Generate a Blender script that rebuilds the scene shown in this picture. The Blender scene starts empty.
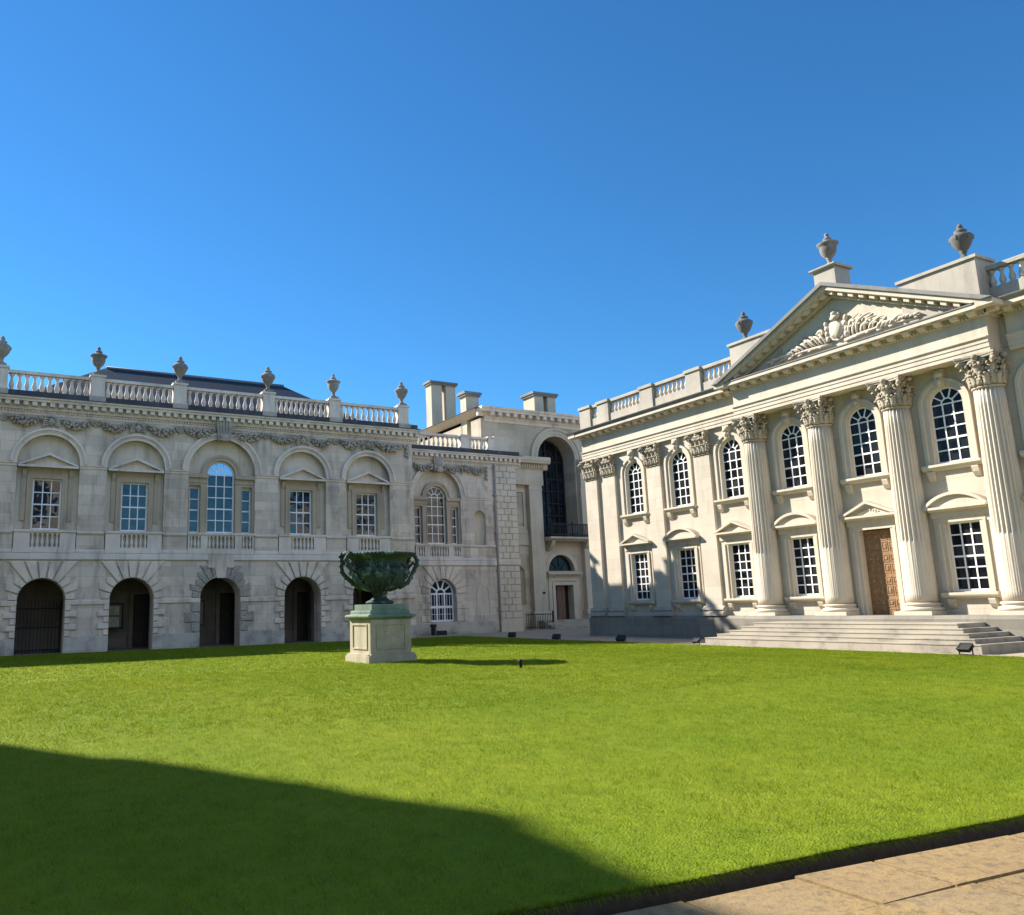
import bpy, bmesh, math, random
import numpy as np
from math import pi, sin, cos, radians as rad
from mathutils import Vector, Matrix
from mathutils.geometry import tessellate_polygon
random.seed(7)
sc = bpy.context.scene
col = sc.collection
# ------------------------------------------------------------------ camera, sky, sun, exposure
cam = bpy.data.cameras.new('camera'); camo = bpy.data.objects.new('camera', cam); col.objects.link(camo)
RIGHT = Vector((0.8902, -0.4550, -0.0245)); DOWN = Vector((0.0612, 0.1727, -0.9831)); FWD = Vector((0.4515, 0.8736, 0.1816))
M = Matrix((RIGHT, -DOWN, -FWD)).transposed().to_4x4(); M.translation = (0, 0, 1.5)
camo.matrix_world = M
cam.sensor_width = 36; cam.sensor_fit = 'HORIZONTAL'; cam.lens = 813 / 1024 * 36; cam.shift_x = 100 / 1024
cam.clip_start = 0.05; cam.clip_end = 3000
sc.camera = camo

SUN = Vector((-0.80, 1.25, 1.0)).normalized()
w = bpy.data.worlds.new('World'); sc.world = w; w.use_nodes = True
nt = w.node_tree; bgn = nt.nodes['Background']
sky = nt.nodes.new('ShaderNodeTexSky'); sky.sky_type = 'NISHITA'; sky.sun_disc = False
sky.sun_elevation = math.asin(SUN.z); sky.sun_rotation = math.atan2(SUN.x, SUN.y)
sky.air_density = 1.0; sky.dust_density = 0.0; sky.ozone_density = 2.0; sky.altitude = 500
hs = nt.nodes.new('ShaderNodeHueSaturation'); hs.inputs['Saturation'].default_value = 1.12
def wmul(a, colr):
    n = nt.nodes.new('ShaderNodeMix'); n.data_type = 'RGBA'; n.blend_type = 'MULTIPLY'; n.inputs[0].default_value = 1; n.inputs[7].default_value = (*colr, 1); nt.links.new(a, n.inputs[6]); return n.outputs[2]
wtc = nt.nodes.new('ShaderNodeTexCoord'); wsp = nt.nodes.new('ShaderNodeSeparateXYZ'); nt.links.new(wtc.outputs['Generated'], wsp.inputs[0])
wmr = nt.nodes.new('ShaderNodeMapRange'); wmr.interpolation_type = 'SMOOTHSTEP'; wmr.inputs[1].default_value = -.1; wmr.inputs[2].default_value = -.85; nt.links.new(wsp.outputs[1], wmr.inputs[0])
nt.links.new(sky.outputs[0], hs.inputs['Color'])
wmx = nt.nodes.new('ShaderNodeMix'); wmx.data_type = 'RGBA'; wmz = nt.nodes.new('ShaderNodeMapRange'); wmz.interpolation_type = 'SMOOTHSTEP'; wmz.inputs[1].default_value = .28; wmz.inputs[2].default_value = .55; nt.links.new(wsp.outputs[2], wmz.inputs[0])
wmm = nt.nodes.new('ShaderNodeMath'); wmm.operation = 'MULTIPLY'; nt.links.new(wmr.outputs[0], wmm.inputs[0]); nt.links.new(wmz.outputs[0], wmm.inputs[1]); nt.links.new(wmm.outputs[0], wmx.inputs[0])
nt.links.new(wmul(hs.outputs[0], (.25, .53, .68)), wmx.inputs[6])          # deep clear blue over the court
nt.links.new(wmul(hs.outputs[0], (4.0, 2.9, 2.4)), wmx.inputs[7])        # sky behind the camera brightened, added as fill for the shaded grey range
nt.links.new(wmx.outputs[2], bgn.inputs['Color'])
bgn.inputs['Strength'].default_value = 0.11
sl = bpy.data.lights.new('sun', 'SUN'); sl.energy = 5.0; sl.angle = rad(0.6); sl.color = (1, .945, .855)
so = bpy.data.objects.new('sun', sl); col.objects.link(so); so.rotation_euler = SUN.to_track_quat('Z', 'Y').to_euler()
sc.view_settings.view_transform = 'Standard'; sc.view_settings.look = 'None'
sc.view_settings.exposure = 1.3; sc.view_settings.gamma = 1; sc.view_settings.use_curve_mapping = False
sc.cycles.max_bounces = 6; sc.cycles.use_denoising = True

# ------------------------------------------------------------------ mesh helpers
class MB:
    def __init__(s): s.v = []; s.f = []; s.sm = []
    def add(s, v, f, sm=False):
        n = len(s.v); s.v += [tuple(p) for p in v]; s.f += [tuple(i + n for i in q) for q in f]; s.sm += [sm] * len(f); return s
    def box(s, x0, x1, y0, y1, z0, z1):
        return s.add([(x0,y0,z0),(x1,y0,z0),(x1,y1,z0),(x0,y1,z0),(x0,y0,z1),(x1,y0,z1),(x1,y1,z1),(x0,y1,z1)],
                     [(3,2,1,0),(4,5,6,7),(0,1,5,4),(1,2,6,5),(2,3,7,6),(3,0,4,7)])
    def prism(s, poly, a, b, ax='y'):
        n = len(poly)
        def P(p, t): return (p[0], t, p[1]) if ax == 'y' else ((t, p[0], p[1]) if ax == 'x' else (p[0], p[1], t))
        v = [P(p, a) for p in poly] + [P(p, b) for p in poly]
        f = [tuple(range(n)), tuple(range(2*n-1, n-1, -1))] + [(i, i+n, (i+1) % n + n, (i+1) % n) for i in range(n)]
        return s.add(v, f)
    def lathe(s, prof, n=16, c=(0,0,0), a0=0, a1=2*pi, sm=True, wave=None):
        full = abs(a1 - a0 - 2*pi) < 1e-6; m = n if full else n + 1
        v = []; f = []
        for r, z in prof:
            for i in range(m):
                a = a0 + (a1 - a0) * i / n; q = r * (wave(a, z) if wave else 1)
                v.append((c[0] + q*cos(a), c[1] + q*sin(a), c[2] + z))
        for j in range(len(prof) - 1):
            for i in range(n):
                k = (i + 1) % m
                f.append((j*m+i, j*m+k, (j+1)*m+k, (j+1)*m+i))
        s.add(v, f, sm)
        if full:
            k = len(s.v) - len(v)
            s.f += [tuple(k + i for i in range(m))[::-1], tuple(k + (len(prof)-1)*m + i for i in range(m))]; s.sm += [False, False]
        return s
    def tube(s, pts, r, n=8):
        pts = [Vector(p) for p in pts]; N = len(pts); R = r if isinstance(r, (list, tuple)) else [r] * N
        v = []; f = []; up = None
        for i, p in enumerate(pts):
            t = (pts[min(i+1, N-1)] - pts[max(i-1, 0)]).normalized()
            if up is None: up = t.orthogonal().normalized()
            up = (up - t * up.dot(t)).normalized(); b = t.cross(up)
            for k in range(n):
                a = 2*pi*k/n; v.append(p + (up*cos(a) + b*sin(a)) * R[i])
        for i in range(N - 1):
            for k in range(n): f.append((i*n+k, i*n+(k+1) % n, (i+1)*n+(k+1) % n, (i+1)*n+k))
        s.add(v, f, True); k = len(s.v) - len(v)
        s.f += [tuple(k + i for i in range(n))[::-1], tuple(k + (N-1)*n + i for i in range(n))]; s.sm += [False, False]
        return s
    def ring(s, cx, cz, r0, r1, y0, y1, a0=0, a1=pi, n=24):
        pr = []
        v = []; f = []
        for i in range(n + 1):
            a = a0 + (a1-a0)*i/n; c, q = cos(a), sin(a)
            v += [(cx+r0*c, y0, cz+r0*q), (cx+r1*c, y0, cz+r1*q), (cx+r1*c, y1, cz+r1*q), (cx+r0*c, y1, cz+r0*q)]
        for i in range(n):
            b = 4*i
            for k in range(4): f.append((b+k, b+(k+1) % 4, b+4+(k+1) % 4, b+4+k))
        f += [(0,1,2,3), (4*n+3, 4*n+2, 4*n+1, 4*n)]
        return s.add(v, f)
    def blob(s, c, r, seed=0, n=6, m=4):
        rnd = random.Random(seed); v = []; f = []
        r = (r, r, r) if not isinstance(r, (tuple, list)) else r
        for j in range(1, m):
            for i in range(n):
                a = 2*pi*(i + .5*(j % 2))/n; t = pi*j/m; k = rnd.uniform(.8, 1.15)
                v.append((c[0]+r[0]*k*sin(t)*cos(a), c[1]+r[1]*k*sin(t)*sin(a), c[2]+r[2]*k*cos(t)))
        v += [(c[0], c[1], c[2]+r[2]), (c[0], c[1], c[2]-r[2])]; T = (m-1)*n
        for j in range(m - 2):
            for i in range(n): f.append((j*n+i, j*n+(i+1) % n, (j+1)*n+(i+1) % n, (j+1)*n+i)[::-1])
        for i in range(n): f += [(T, i, (i+1) % n), (T+1, (m-2)*n+(i+1) % n, (m-2)*n+i)]
        return s.add(v, f, True)
    def plate(s, outer, holes, y0, y1):
        loops = [[Vector((x, z, 0)) for x, z in l] for l in [outer] + list(holes)]
        flat = [p for l in loops for p in l]
        tris = tessellate_polygon(loops)
        for y in (y0, y1):
            s.add([(p.x, y, p.y) for p in flat], [tuple(t) for t in tris])
        for l in loops:
            n = len(l)
            s.add([(p.x, y0, p.y) for p in l] + [(p.x, y1, p.y) for p in l], [(i, (i+1) % n, (i+1) % n + n, i + n) for i in range(n)])
        return s
    def strip(s, pts, wid, nrm, thick=.02):
        # leaf: spine points, widths, surface normals
        v = []; f = []
        for p, wd, nn in zip(pts, wid, nrm):
            p = Vector(p); side = Vector(wd); nn = Vector(nn)
            v += [p - side, p + nn*thick*1.8, p + side, p - nn*thick]
        for i in range(len(pts) - 1):
            b = 4*i
            for k in range(4): f.append((b+k, b+(k+1) % 4, b+4+(k+1) % 4, b+4+k))
        n = 4*(len(pts)-1)
        f += [(0,1,2,3), (n+3,n+2,n+1,n)]
        return s.add(v, f, True)
    def xf(s, mat, i0=0):
        for i in range(i0, len(s.v)): s.v[i] = tuple(mat @ Vector(s.v[i]))
        return s
    def mesh(s, name, mat, bevel=0):
        me = bpy.data.meshes.new(name); me.from_pydata(s.v, [], s.f)
        me.polygons.foreach_set('use_smooth', s.sm)
        bm = bmesh.new(); bm.from_mesh(me); bmesh.ops.recalc_face_normals(bm, faces=bm.faces); bm.to_mesh(me); bm.free()
        me.materials.append(mat); me.update(); return me
    def build(s, name, mat, parent=None, loc=(0,0,0), rz=0):
        o = bpy.data.objects.new(name, s.mesh(name, mat)); col.objects.link(o)
        o.parent = parent; o.location = loc; o.rotation_euler = (0, 0, rz); return o

def arc(cx, cz, r, a0, a1, n): return [(cx + r*cos(a0+(a1-a0)*i/n), cz + r*sin(a0+(a1-a0)*i/n)) for i in range(n+1)]
def archpoly(c, hw, z0, zs, n=20): return [(c-hw, z0), (c+hw, z0)] + arc(c, zs, hw, 0, pi, n)
def rect(x0, x1, z0, z1): return [(x0,z0),(x1,z0),(x1,z1),(x0,z1)]
def empty(name, loc, rz=0):
    o = bpy.data.objects.new(name, None); col.objects.link(o); o.location = loc; o.rotation_euler = (0,0,rz); o.empty_display_size = .3; return o
def tag(o, label, cat, group=None):
    o['label'] = label; o['category'] = cat
    if group: o['group'] = group
    return o
def structure(o): o['kind'] = 'structure'; return o
def copy_tree(o, parent=None, loc=None, rz=None):
    c = o.copy(); col.objects.link(c); c.parent = parent
    if loc is not None: c.location = loc
    if rz is not None: c.rotation_euler = (0, 0, rz)
    for ch in list(o.children): copy_tree(ch, c)
    return c

# ------------------------------------------------------------------ materials
def newmat(name):
    m = bpy.data.materials.new(name); m.use_nodes = True; t = m.node_tree
    return m, t, t.nodes['Principled BSDF']
def N(t, typ, **kw):
    n = t.nodes.new(typ)
    for k, v in kw.items():
        if k.startswith('i_'): n.inputs[k[2:].replace('_', ' ')].default_value = v
        else: setattr(n, k, v)
    return n
def mixc(t, fac, a, b, mode='MIX'):
    n = t.nodes.new('ShaderNodeMix'); n.data_type = 'RGBA'; n.blend_type = mode
    for i, v in ((0, fac), (6, a), (7, b)):
        if hasattr(v, 'is_linked') or hasattr(v, 'links'): t.links.new(v, n.inputs[i])
        elif i == 0: n.inputs[0].default_value = v
        else: n.inputs[i].default_value = (*v, 1)
    return n.outputs[2]
def ramp(t, src, lo, hi, a=0., b=1.):
    n = t.nodes.new('ShaderNodeMapRange'); n.inputs[1].default_value = lo; n.inputs[2].default_value = hi
    n.inputs[3].default_value = a; n.inputs[4].default_value = b; t.links.new(src, n.inputs[0]); return n.outputs[0]

def stone(name, c1, c2, stain, stain_amt=.5, joints=None, jd=.5, rough=.85, bump=.25, fine=22, famt=.28, vary=.24, blotch=0, vermic=False, streak=True, band=None):
    m, t, b = newmat(name)
    geo = N(t, 'ShaderNodeNewGeometry'); tc = N(t, 'ShaderNodeTexCoord')
    P = geo.outputs['Position']
    n1 = N(t, 'ShaderNodeTexNoise', i_Scale=.55, i_Detail=6., i_Roughness=.62); t.links.new(P, n1.inputs['Vector'])
    base = mixc(t, ramp(t, n1.outputs[0], .36, .66), c1, c2)
    mp = N(t, 'ShaderNodeMapping'); mp.inputs['Scale'].default_value = (1.6, 1.6, .28) if streak else (1, 1, 1); t.links.new(P, mp.inputs['Vector'])
    n2 = N(t, 'ShaderNodeTexNoise', i_Scale=1.1, i_Detail=8., i_Roughness=.68); t.links.new(mp.outputs[0], n2.inputs['Vector'])
    base = mixc(t, ramp(t, n2.outputs[0], .5, .74, 0, stain_amt), base, stain)
    n3 = N(t, 'ShaderNodeTexNoise', i_Scale=float(fine), i_Detail=5., i_Roughness=.7); t.links.new(P, n3.inputs['Vector'])
    base = mixc(t, ramp(t, n3.outputs[0], .3, .75, 0, famt), base, tuple(x*.62 for x in c1))
    if blotch:
        n5 = N(t, 'ShaderNodeTexNoise', i_Scale=.75, i_Detail=7., i_Roughness=.66, i_Distortion=.4); t.links.new(P, n5.inputs['Vector'])
        base = mixc(t, ramp(t, n5.outputs[0], .54, .68, 0, blotch), base, (.30,.215,.14))
    h = ramp(t, n3.outputs[0], 0, 1, 0, 1)
    if joints:
        sp = N(t, 'ShaderNodeSeparateXYZ'); t.links.new(tc.outputs['Object'], sp.inputs[0])
        cb = N(t, 'ShaderNodeCombineXYZ'); t.links.new(sp.outputs[0], cb.inputs[0]); t.links.new(sp.outputs[2], cb.inputs[1])
        br = N(t, 'ShaderNodeTexBrick'); br.offset = .5
        br.inputs['Scale'].default_value = 1; br.inputs['Brick Width'].default_value = joints[0]; br.inputs['Row Height'].default_value = joints[1]
        br.inputs['Mortar Size'].default_value = joints[2]; br.inputs['Mortar Smooth'].default_value = .3
        br.inputs['Color1'].default_value = (1,1,1,1); br.inputs['Color2'].default_value = (1-vary,1-vary,1-vary,1); br.inputs['Mortar'].default_value = (1-jd,1-jd,1-jd,1)
        t.links.new(cb.outputs[0], br.inputs['Vector'])
        base = mixc(t, 1., base, br.outputs['Color'], 'MULTIPLY')
        inv = ramp(t, br.outputs['Fac'], 0, 1, 1, 0)
        ma = N(t, 'ShaderNodeMath', operation='MULTIPLY'); t.links.new(h, ma.inputs[0]); t.links.new(inv, ma.inputs[1]); h = ma.outputs[0]
    if vermic:
        vo = N(t, 'ShaderNodeTexVoronoi', i_Scale=13.); vo.feature = 'DISTANCE_TO_EDGE'; t.links.new(P, vo.inputs['Vector'])
        base = mixc(t, ramp(t, vo.outputs[0], 0., .10, .55, 0), base, tuple(x*.3 for x in c1)); h = ramp(t, vo.outputs[0], 0, .15, 0, 3)
    t.links.new(base, b.inputs['Base Color']); b.inputs['Roughness'].default_value = rough
    b.inputs['Specular IOR Level'].default_value = .25
    bp = N(t, 'ShaderNodeBump', i_Strength=bump, i_Distance=.03); t.links.new(h, bp.inputs['Height']); t.links.new(bp.outputs[0], b.inputs['Normal'])
    return m

def plain(name, c, rough=.6, metal=0., noise=.3, scale=12, bump=.1):
    m, t, b = newmat(name); geo = N(t, 'ShaderNodeNewGeometry')
    n1 = N(t, 'ShaderNodeTexNoise', i_Scale=float(scale), i_Detail=5.); t.links.new(geo.outputs['Position'], n1.inputs['Vector'])
    t.links.new(mixc(t, ramp(t, n1.outputs[0], .3, .7), c, tuple(x*(1-noise) for x in c)), b.inputs['Base Color'])
    b.inputs['Roughness'].default_value = rough; b.inputs['Metallic'].default_value = metal
    bp = N(t, 'ShaderNodeBump', i_Strength=bump, i_Distance=.02); t.links.new(n1.outputs[0], bp.inputs['Height']); t.links.new(bp.outputs[0], b.inputs['Normal'])
    return m
def glass(name, c, refl=.5, wob=.12, rough=.02, var=.5):
    m, t, b = newmat(name); geo = N(t, 'ShaderNodeNewGeometry')
    wn = N(t, 'ShaderNodeTexNoise', i_Scale=2.3, i_Detail=1.); t.links.new(geo.outputs['Position'], wn.inputs['Vector'])
    bp = N(t, 'ShaderNodeBump', i_Strength=wob, i_Distance=.05); t.links.new(wn.outputs[0], bp.inputs['Height'])
    sn = N(t, 'ShaderNodeVectorMath', operation='SNAP'); sn.inputs[1].default_value = (.31, .31, .43); t.links.new(geo.outputs['Position'], sn.inputs[0])
    wh = N(t, 'ShaderNodeTexWhiteNoise'); t.links.new(sn.outputs[0], wh.inputs['Vector'])
    t.links.new(mixc(t, ramp(t, wh.outputs[0], .2, 1., 0, var), c, tuple(x*3+.015 for x in c)), b.inputs['Base Color'])
    b.inputs['Roughness'].default_value = rough; b.inputs['Specular IOR Level'].default_value = refl; b.inputs['IOR'].default_value = 1.5
    t.links.new(bp.outputs[0], b.inputs['Normal']); return m

ST_A = stone('grey_limestone', (.765,.635,.50), (.585,.485,.385), (.17,.155,.14), .8, (1.15,.46,.009), .35, blotch=.6)
ST_AW = stone('warm_limestone', (.66,.565,.44), (.52,.44,.335), (.2,.175,.14), .7)
ST_AP = stone('stained_plinth_limestone', (.56,.50,.41), (.40,.36,.30), (.11,.105,.095), .95, (1.3,.6,.01), .3, streak=False)
ST_AR = stone('rusticated_limestone', (.765,.635,.505), (.56,.47,.375), (.14,.13,.12), .85, blotch=.6)
ST_AV = stone('vermiculated_limestone', (.62,.55,.45), (.50,.44,.36), (.13,.12,.11), .5, vermic=True, bump=.8)
ST_AS = stone('ochre_limestone', (.47,.375,.26), (.37,.30,.215), (.15,.13,.11), .7)
ST_AD = stone('sooty_limestone', (.085,.082,.085), (.05,.05,.055), (.19,.18,.17), .5)
ST_AC = stone('carved_limestone', (.54,.47,.38), (.38,.33,.27), (.07,.068,.065), .85, streak=False, fine=7, famt=.9)
ST_AB = stone('balustrade_limestone', (.75,.645,.535), (.59,.51,.43), (.13,.12,.11), .6)
ST_U = stone('lichened_urn_stone', (.33,.30,.25), (.20,.18,.16), (.06,.056,.052), .95, streak=False)
ST_UD = stone('dark_urn_stone', (.15,.145,.13), (.10,.095,.085), (.27,.25,.21), .6, streak=False)
ST_C = stone('cream_limestone', (.56,.475,.355), (.46,.39,.29), (.2,.175,.14), .45, (1.3,.55,.01), .3)
ST_CP = stone('plain_cream_limestone', (.56,.475,.355), (.46,.39,.29), (.18,.155,.12), .45)
ST_Q = stone('quoin_limestone', (.64,.55,.43), (.52,.45,.35), (.2,.18,.15), .4)
ST_B = stone('portland_stone', (.60,.525,.415), (.53,.46,.355), (.30,.26,.20), .5, (1.5,.52,.007), .25, vary=.10)
ST_BP = stone('carved_portland_stone', (.60,.525,.415), (.53,.46,.355), (.27,.235,.18), .55)
ST_BC = stone('carved_capital_stone', (.50,.43,.325), (.36,.31,.235), (.13,.115,.09), .8, streak=False, fine=9, famt=.7)
ST_BG = stone('lead_grey_stone', (.25,.24,.22), (.18,.175,.165), (.10,.098,.09), .6)
ST_BD = stone('weathered_portland_stone', (.47,.415,.33), (.36,.32,.26), (.16,.145,.125), .5)
ST_ST = stone('step_stone', (.40,.355,.28), (.31,.275,.22), (.11,.098,.08), .85, streak=False)
ST_PL = stone('plinth_stone', (.29,.262,.21), (.21,.19,.155), (.10,.09,.075), .6, (1.6,.45,.008), .3)
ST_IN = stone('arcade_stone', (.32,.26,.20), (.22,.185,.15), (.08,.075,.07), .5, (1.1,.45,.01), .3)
WHITE = plain('white_paint', (.80,.79,.76), .45, 0, .06)
GLASS_A = glass('grey_house_glass', (.010,.015,.026), .75, .12, .02, .6)
GLASS_T, _t, _b = newmat('sky_lit_fan_glass'); _b.inputs['Base Color'].default_value = (.55,.62,.68,1); _b.inputs['Metallic'].default_value = .85; _b.inputs['Roughness'].default_value = .06
GLASS_B = glass('dark_house_glass', (.006,.007,.009), .12, .10, .03, .9)
GLASS_C = glass('tall_window_glass', (.008,.011,.016), .1, .10, .03, .4)
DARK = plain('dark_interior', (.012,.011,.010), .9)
OAK = plain('oak', (.31,.172,.075), .5, 0, .35, 9)
OAKD = plain('dark_oak', (.15,.065,.035), .5, 0, .35, 9)
IRON = plain('black_iron', (.010,.010,.010), .75, 0.)
SLATE = stone('slate', (.022,.032,.044), (.014,.022,.032), (.035,.045,.052), .5, (.35,.28,.012), .35, rough=.6, streak=False)
LEAD = plain('lead', (.16,.17,.19), .5, .3)
PIPE = plain('painted_pipe', (.33,.29,.24), .7)
COPPER = plain('brown_roof', (.12,.085,.07), .7, 0, .3, 3)
BOARD = plain('notice_paper', (.55,.48,.30), .7, 0, .4, 6)
# bronze with verdigris
BRONZE, _t, _b = newmat('patinated_bronze')
_g = N(_t, 'ShaderNodeNewGeometry')
_n = N(_t, 'ShaderNodeTexNoise', i_Scale=3.2, i_Detail=8., i_Roughness=.7); _t.links.new(_g.outputs['Position'], _n.inputs['Vector'])
_p = mixc(_t, ramp(_t, _n.outputs[0], .54, .70), (.022,.044,.038), (.18,.32,.265))
_n2 = N(_t, 'ShaderNodeTexNoise', i_Scale=11., i_Detail=6.); _t.links.new(_g.outputs['Position'], _n2.inputs['Vector'])
_p = mixc(_t, ramp(_t, _n2.outputs[0], .5, .7, 0, .6), _p, (.012,.016,.014))
_t.links.new(_p, _b.inputs['Base Color']); _b.inputs['Roughness'].default_value = .8; _b.inputs['Metallic'].default_value = .1
_bp = N(_t, 'ShaderNodeBump', i_Strength=.5, i_Distance=.02); _t.links.new(_n2.outputs[0], _bp.inputs['Height']); _t.links.new(_bp.outputs[0], _b.inputs['Normal'])
# pedestal stone: shade painted onto the front face, with some green staining
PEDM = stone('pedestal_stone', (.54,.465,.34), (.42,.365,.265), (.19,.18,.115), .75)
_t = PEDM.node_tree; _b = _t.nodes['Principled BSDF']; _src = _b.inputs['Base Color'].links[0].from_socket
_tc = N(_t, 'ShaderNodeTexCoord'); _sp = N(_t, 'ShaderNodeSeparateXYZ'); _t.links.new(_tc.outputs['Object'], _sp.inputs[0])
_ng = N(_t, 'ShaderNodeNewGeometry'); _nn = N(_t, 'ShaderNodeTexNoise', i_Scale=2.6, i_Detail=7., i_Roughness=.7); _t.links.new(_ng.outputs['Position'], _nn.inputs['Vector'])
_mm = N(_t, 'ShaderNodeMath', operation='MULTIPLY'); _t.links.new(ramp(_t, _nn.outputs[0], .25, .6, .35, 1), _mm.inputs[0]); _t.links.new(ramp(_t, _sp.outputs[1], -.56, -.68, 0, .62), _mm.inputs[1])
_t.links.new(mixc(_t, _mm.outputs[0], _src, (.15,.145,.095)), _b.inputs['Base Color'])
PEDG = stone('verdigris_stained_stone', (.08,.16,.12), (.27,.31,.235), (.05,.08,.06), .8, fine=8, famt=.6)

# ------------------------------------------------------------------ ground
def sheet(name, poly, z0, z1, mat): return MB().prism(poly, z0, z1, 'z').build(name, mat)
GRAVEL, t, b = newmat('path_paving')
g = N(t, 'ShaderNodeNewGeometry')
n1 = N(t, 'ShaderNodeTexNoise', i_Scale=1.2, i_Detail=8., i_Roughness=.7); t.links.new(g.outputs['Position'], n1.inputs['Vector'])
n2 = N(t, 'ShaderNodeTexNoise', i_Scale=40., i_Detail=3.); t.links.new(g.outputs['Position'], n2.inputs['Vector'])
c = mixc(t, ramp(t, n1.outputs[0], .35, .65), (.40,.32,.215), (.30,.24,.165)); c = mixc(t, ramp(t, n2.outputs[0], .4, .7, 0, .4), c, (.17,.14,.10))
t.links.new(c, b.inputs['Base Color']); b.inputs['Roughness'].default_value = .9
structure(sheet('ground', [(-600,-600),(600,-600),(600,600),(-600,600)], -1.0, -.28, GRAVEL))
structure(sheet('path', [(22.0,1.0),(60,1.0),(60,80),(-60,80),(-60,37.5),(22.0,37.5)], -.5, -.13, GRAVEL))

# lawn surface
LAWN, t, b = newmat('lawn_turf')
g = N(t, 'ShaderNodeNewGeometry')
n1 = N(t, 'ShaderNodeTexNoise', i_Scale=.35, i_Detail=6., i_Roughness=.6); t.links.new(g.outputs['Position'], n1.inputs['Vector'])
n2 = N(t, 'ShaderNodeTexNoise', i_Scale=5., i_Detail=7., i_Roughness=.7); t.links.new(g.outputs['Position'], n2.inputs['Vector'])
c = mixc(t, ramp(t, n1.outputs[0], .35, .65), (.15,.215,.010), (.21,.25,.014)); c = mixc(t, ramp(t, n2.outputs[0], .4, .75, 0, .6), c, (.09,.14,.012))
t.links.new(c, b.inputs['Base Color']); b.inputs['Roughness'].default_value = .9; b.inputs['Specular IOR Level'].default_value = .1
bp = N(t, 'ShaderNodeBump', i_Strength=.6, i_Distance=.05)
n3 = N(t, 'ShaderNodeTexNoise', i_Scale=60., i_Detail=4.); t.links.new(g.outputs['Position'], n3.inputs['Vector'])
t.links.new(n3.outputs[0], bp.inputs['Height']); t.links.new(bp.outputs[0], b.inputs['Normal'])
def front(x): return 3.57 - .075 * (x - 4.6) + .010*np.sin(2.9*x+.4) + .006*np.sin(6.7*x)
def smooth(a, b, v): q = np.clip((np.asarray(v, float) - a) / (b - a), 0, 1); return q*q*(3-2*q)
def gz(x, y): return .24 * smooth(3.5, 15, y) * (1 - smooth(27, 37.4, y)) * (1 - smooth(13, 22, x))      # the lawn is gently crowned
LX0, LX1, LY1 = -30.0, 22.1, 37.6
lm = MB(); xs = np.concatenate([np.linspace(LX0, -2, 8), np.linspace(-1, LX1, 110)]); nyl = 70
for i in range(len(xs)):
    for j in range(nyl):
        y_ = front(xs[i]) + (LY1 - front(xs[i])) * j / (nyl-1); lm.v.append((xs[i], y_, float(gz(xs[i], y_)) - .02))
for i in range(len(xs)-1):
    for j in range(nyl-1): lm.f.append((i*nyl+j, (i+1)*nyl+j, (i+1)*nyl+j+1, i*nyl+j+1)); lm.sm.append(True)
structure(lm.build('lawn', LAWN))
# grass blades (one mesh)
GRASS, t, b = newmat('grass_blades')
g = N(t, 'ShaderNodeNewGeometry')
n1 = N(t, 'ShaderNodeTexNoise', i_Scale=.9, i_Detail=9., i_Roughness=.72); t.links.new(g.outputs['Position'], n1.inputs['Vector'])
wn = N(t, 'ShaderNodeTexWhiteNoise'); wn.noise_dimensions = '1D'; t.links.new(g.outputs['Random Per Island'], wn.inputs['W'])
c = mixc(t, ramp(t, n1.outputs[0], .38, .62), (.21,.285,.014), (.37,.39,.032))
nb_ = N(t, 'ShaderNodeTexNoise', i_Scale=.22, i_Detail=7., i_Roughness=.7); t.links.new(g.outputs['Position'], nb_.inputs['Vector'])
c = mixc(t, ramp(t, nb_.outputs[0], .45, .62, 0, .55), c, (.12,.215,.010))
nc_ = N(t, 'ShaderNodeTexNoise', i_Scale=5.5, i_Detail=5., i_Roughness=.7); t.links.new(g.outputs['Position'], nc_.inputs['Vector'])
c = mixc(t, ramp(t, nc_.outputs[0], .46, .66, 0, .62), c, (.07,.135,.006))
c = mixc(t, ramp(t, wn.outputs[0], .1, 1, 0, .75), c, (.06,.11,.008)); c = mixc(t, ramp(t, wn.outputs[0], .93, .95, 0, .7), c, (.38,.33,.14))
t.nodes.remove(b); out = t.nodes['Material Output']
d1 = N(t, 'ShaderNodeBsdfDiffuse'); d2 = N(t, 'ShaderNodeBsdfTranslucent'); ms = N(t, 'ShaderNodeMixShader'); ms.inputs[0].default_value = .45
t.links.new(c, d1.inputs[0]); t.links.new(c, d2.inputs[0]); t.links.new(d1.outputs[0], ms.inputs[1]); t.links.new(d2.outputs[0], ms.inputs[2]); t.links.new(ms.outputs[0], out.inputs[0])
rng = np.random.default_rng(3); CL = rng.uniform(.55, 1.45, (260, 380))      # clumps
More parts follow.
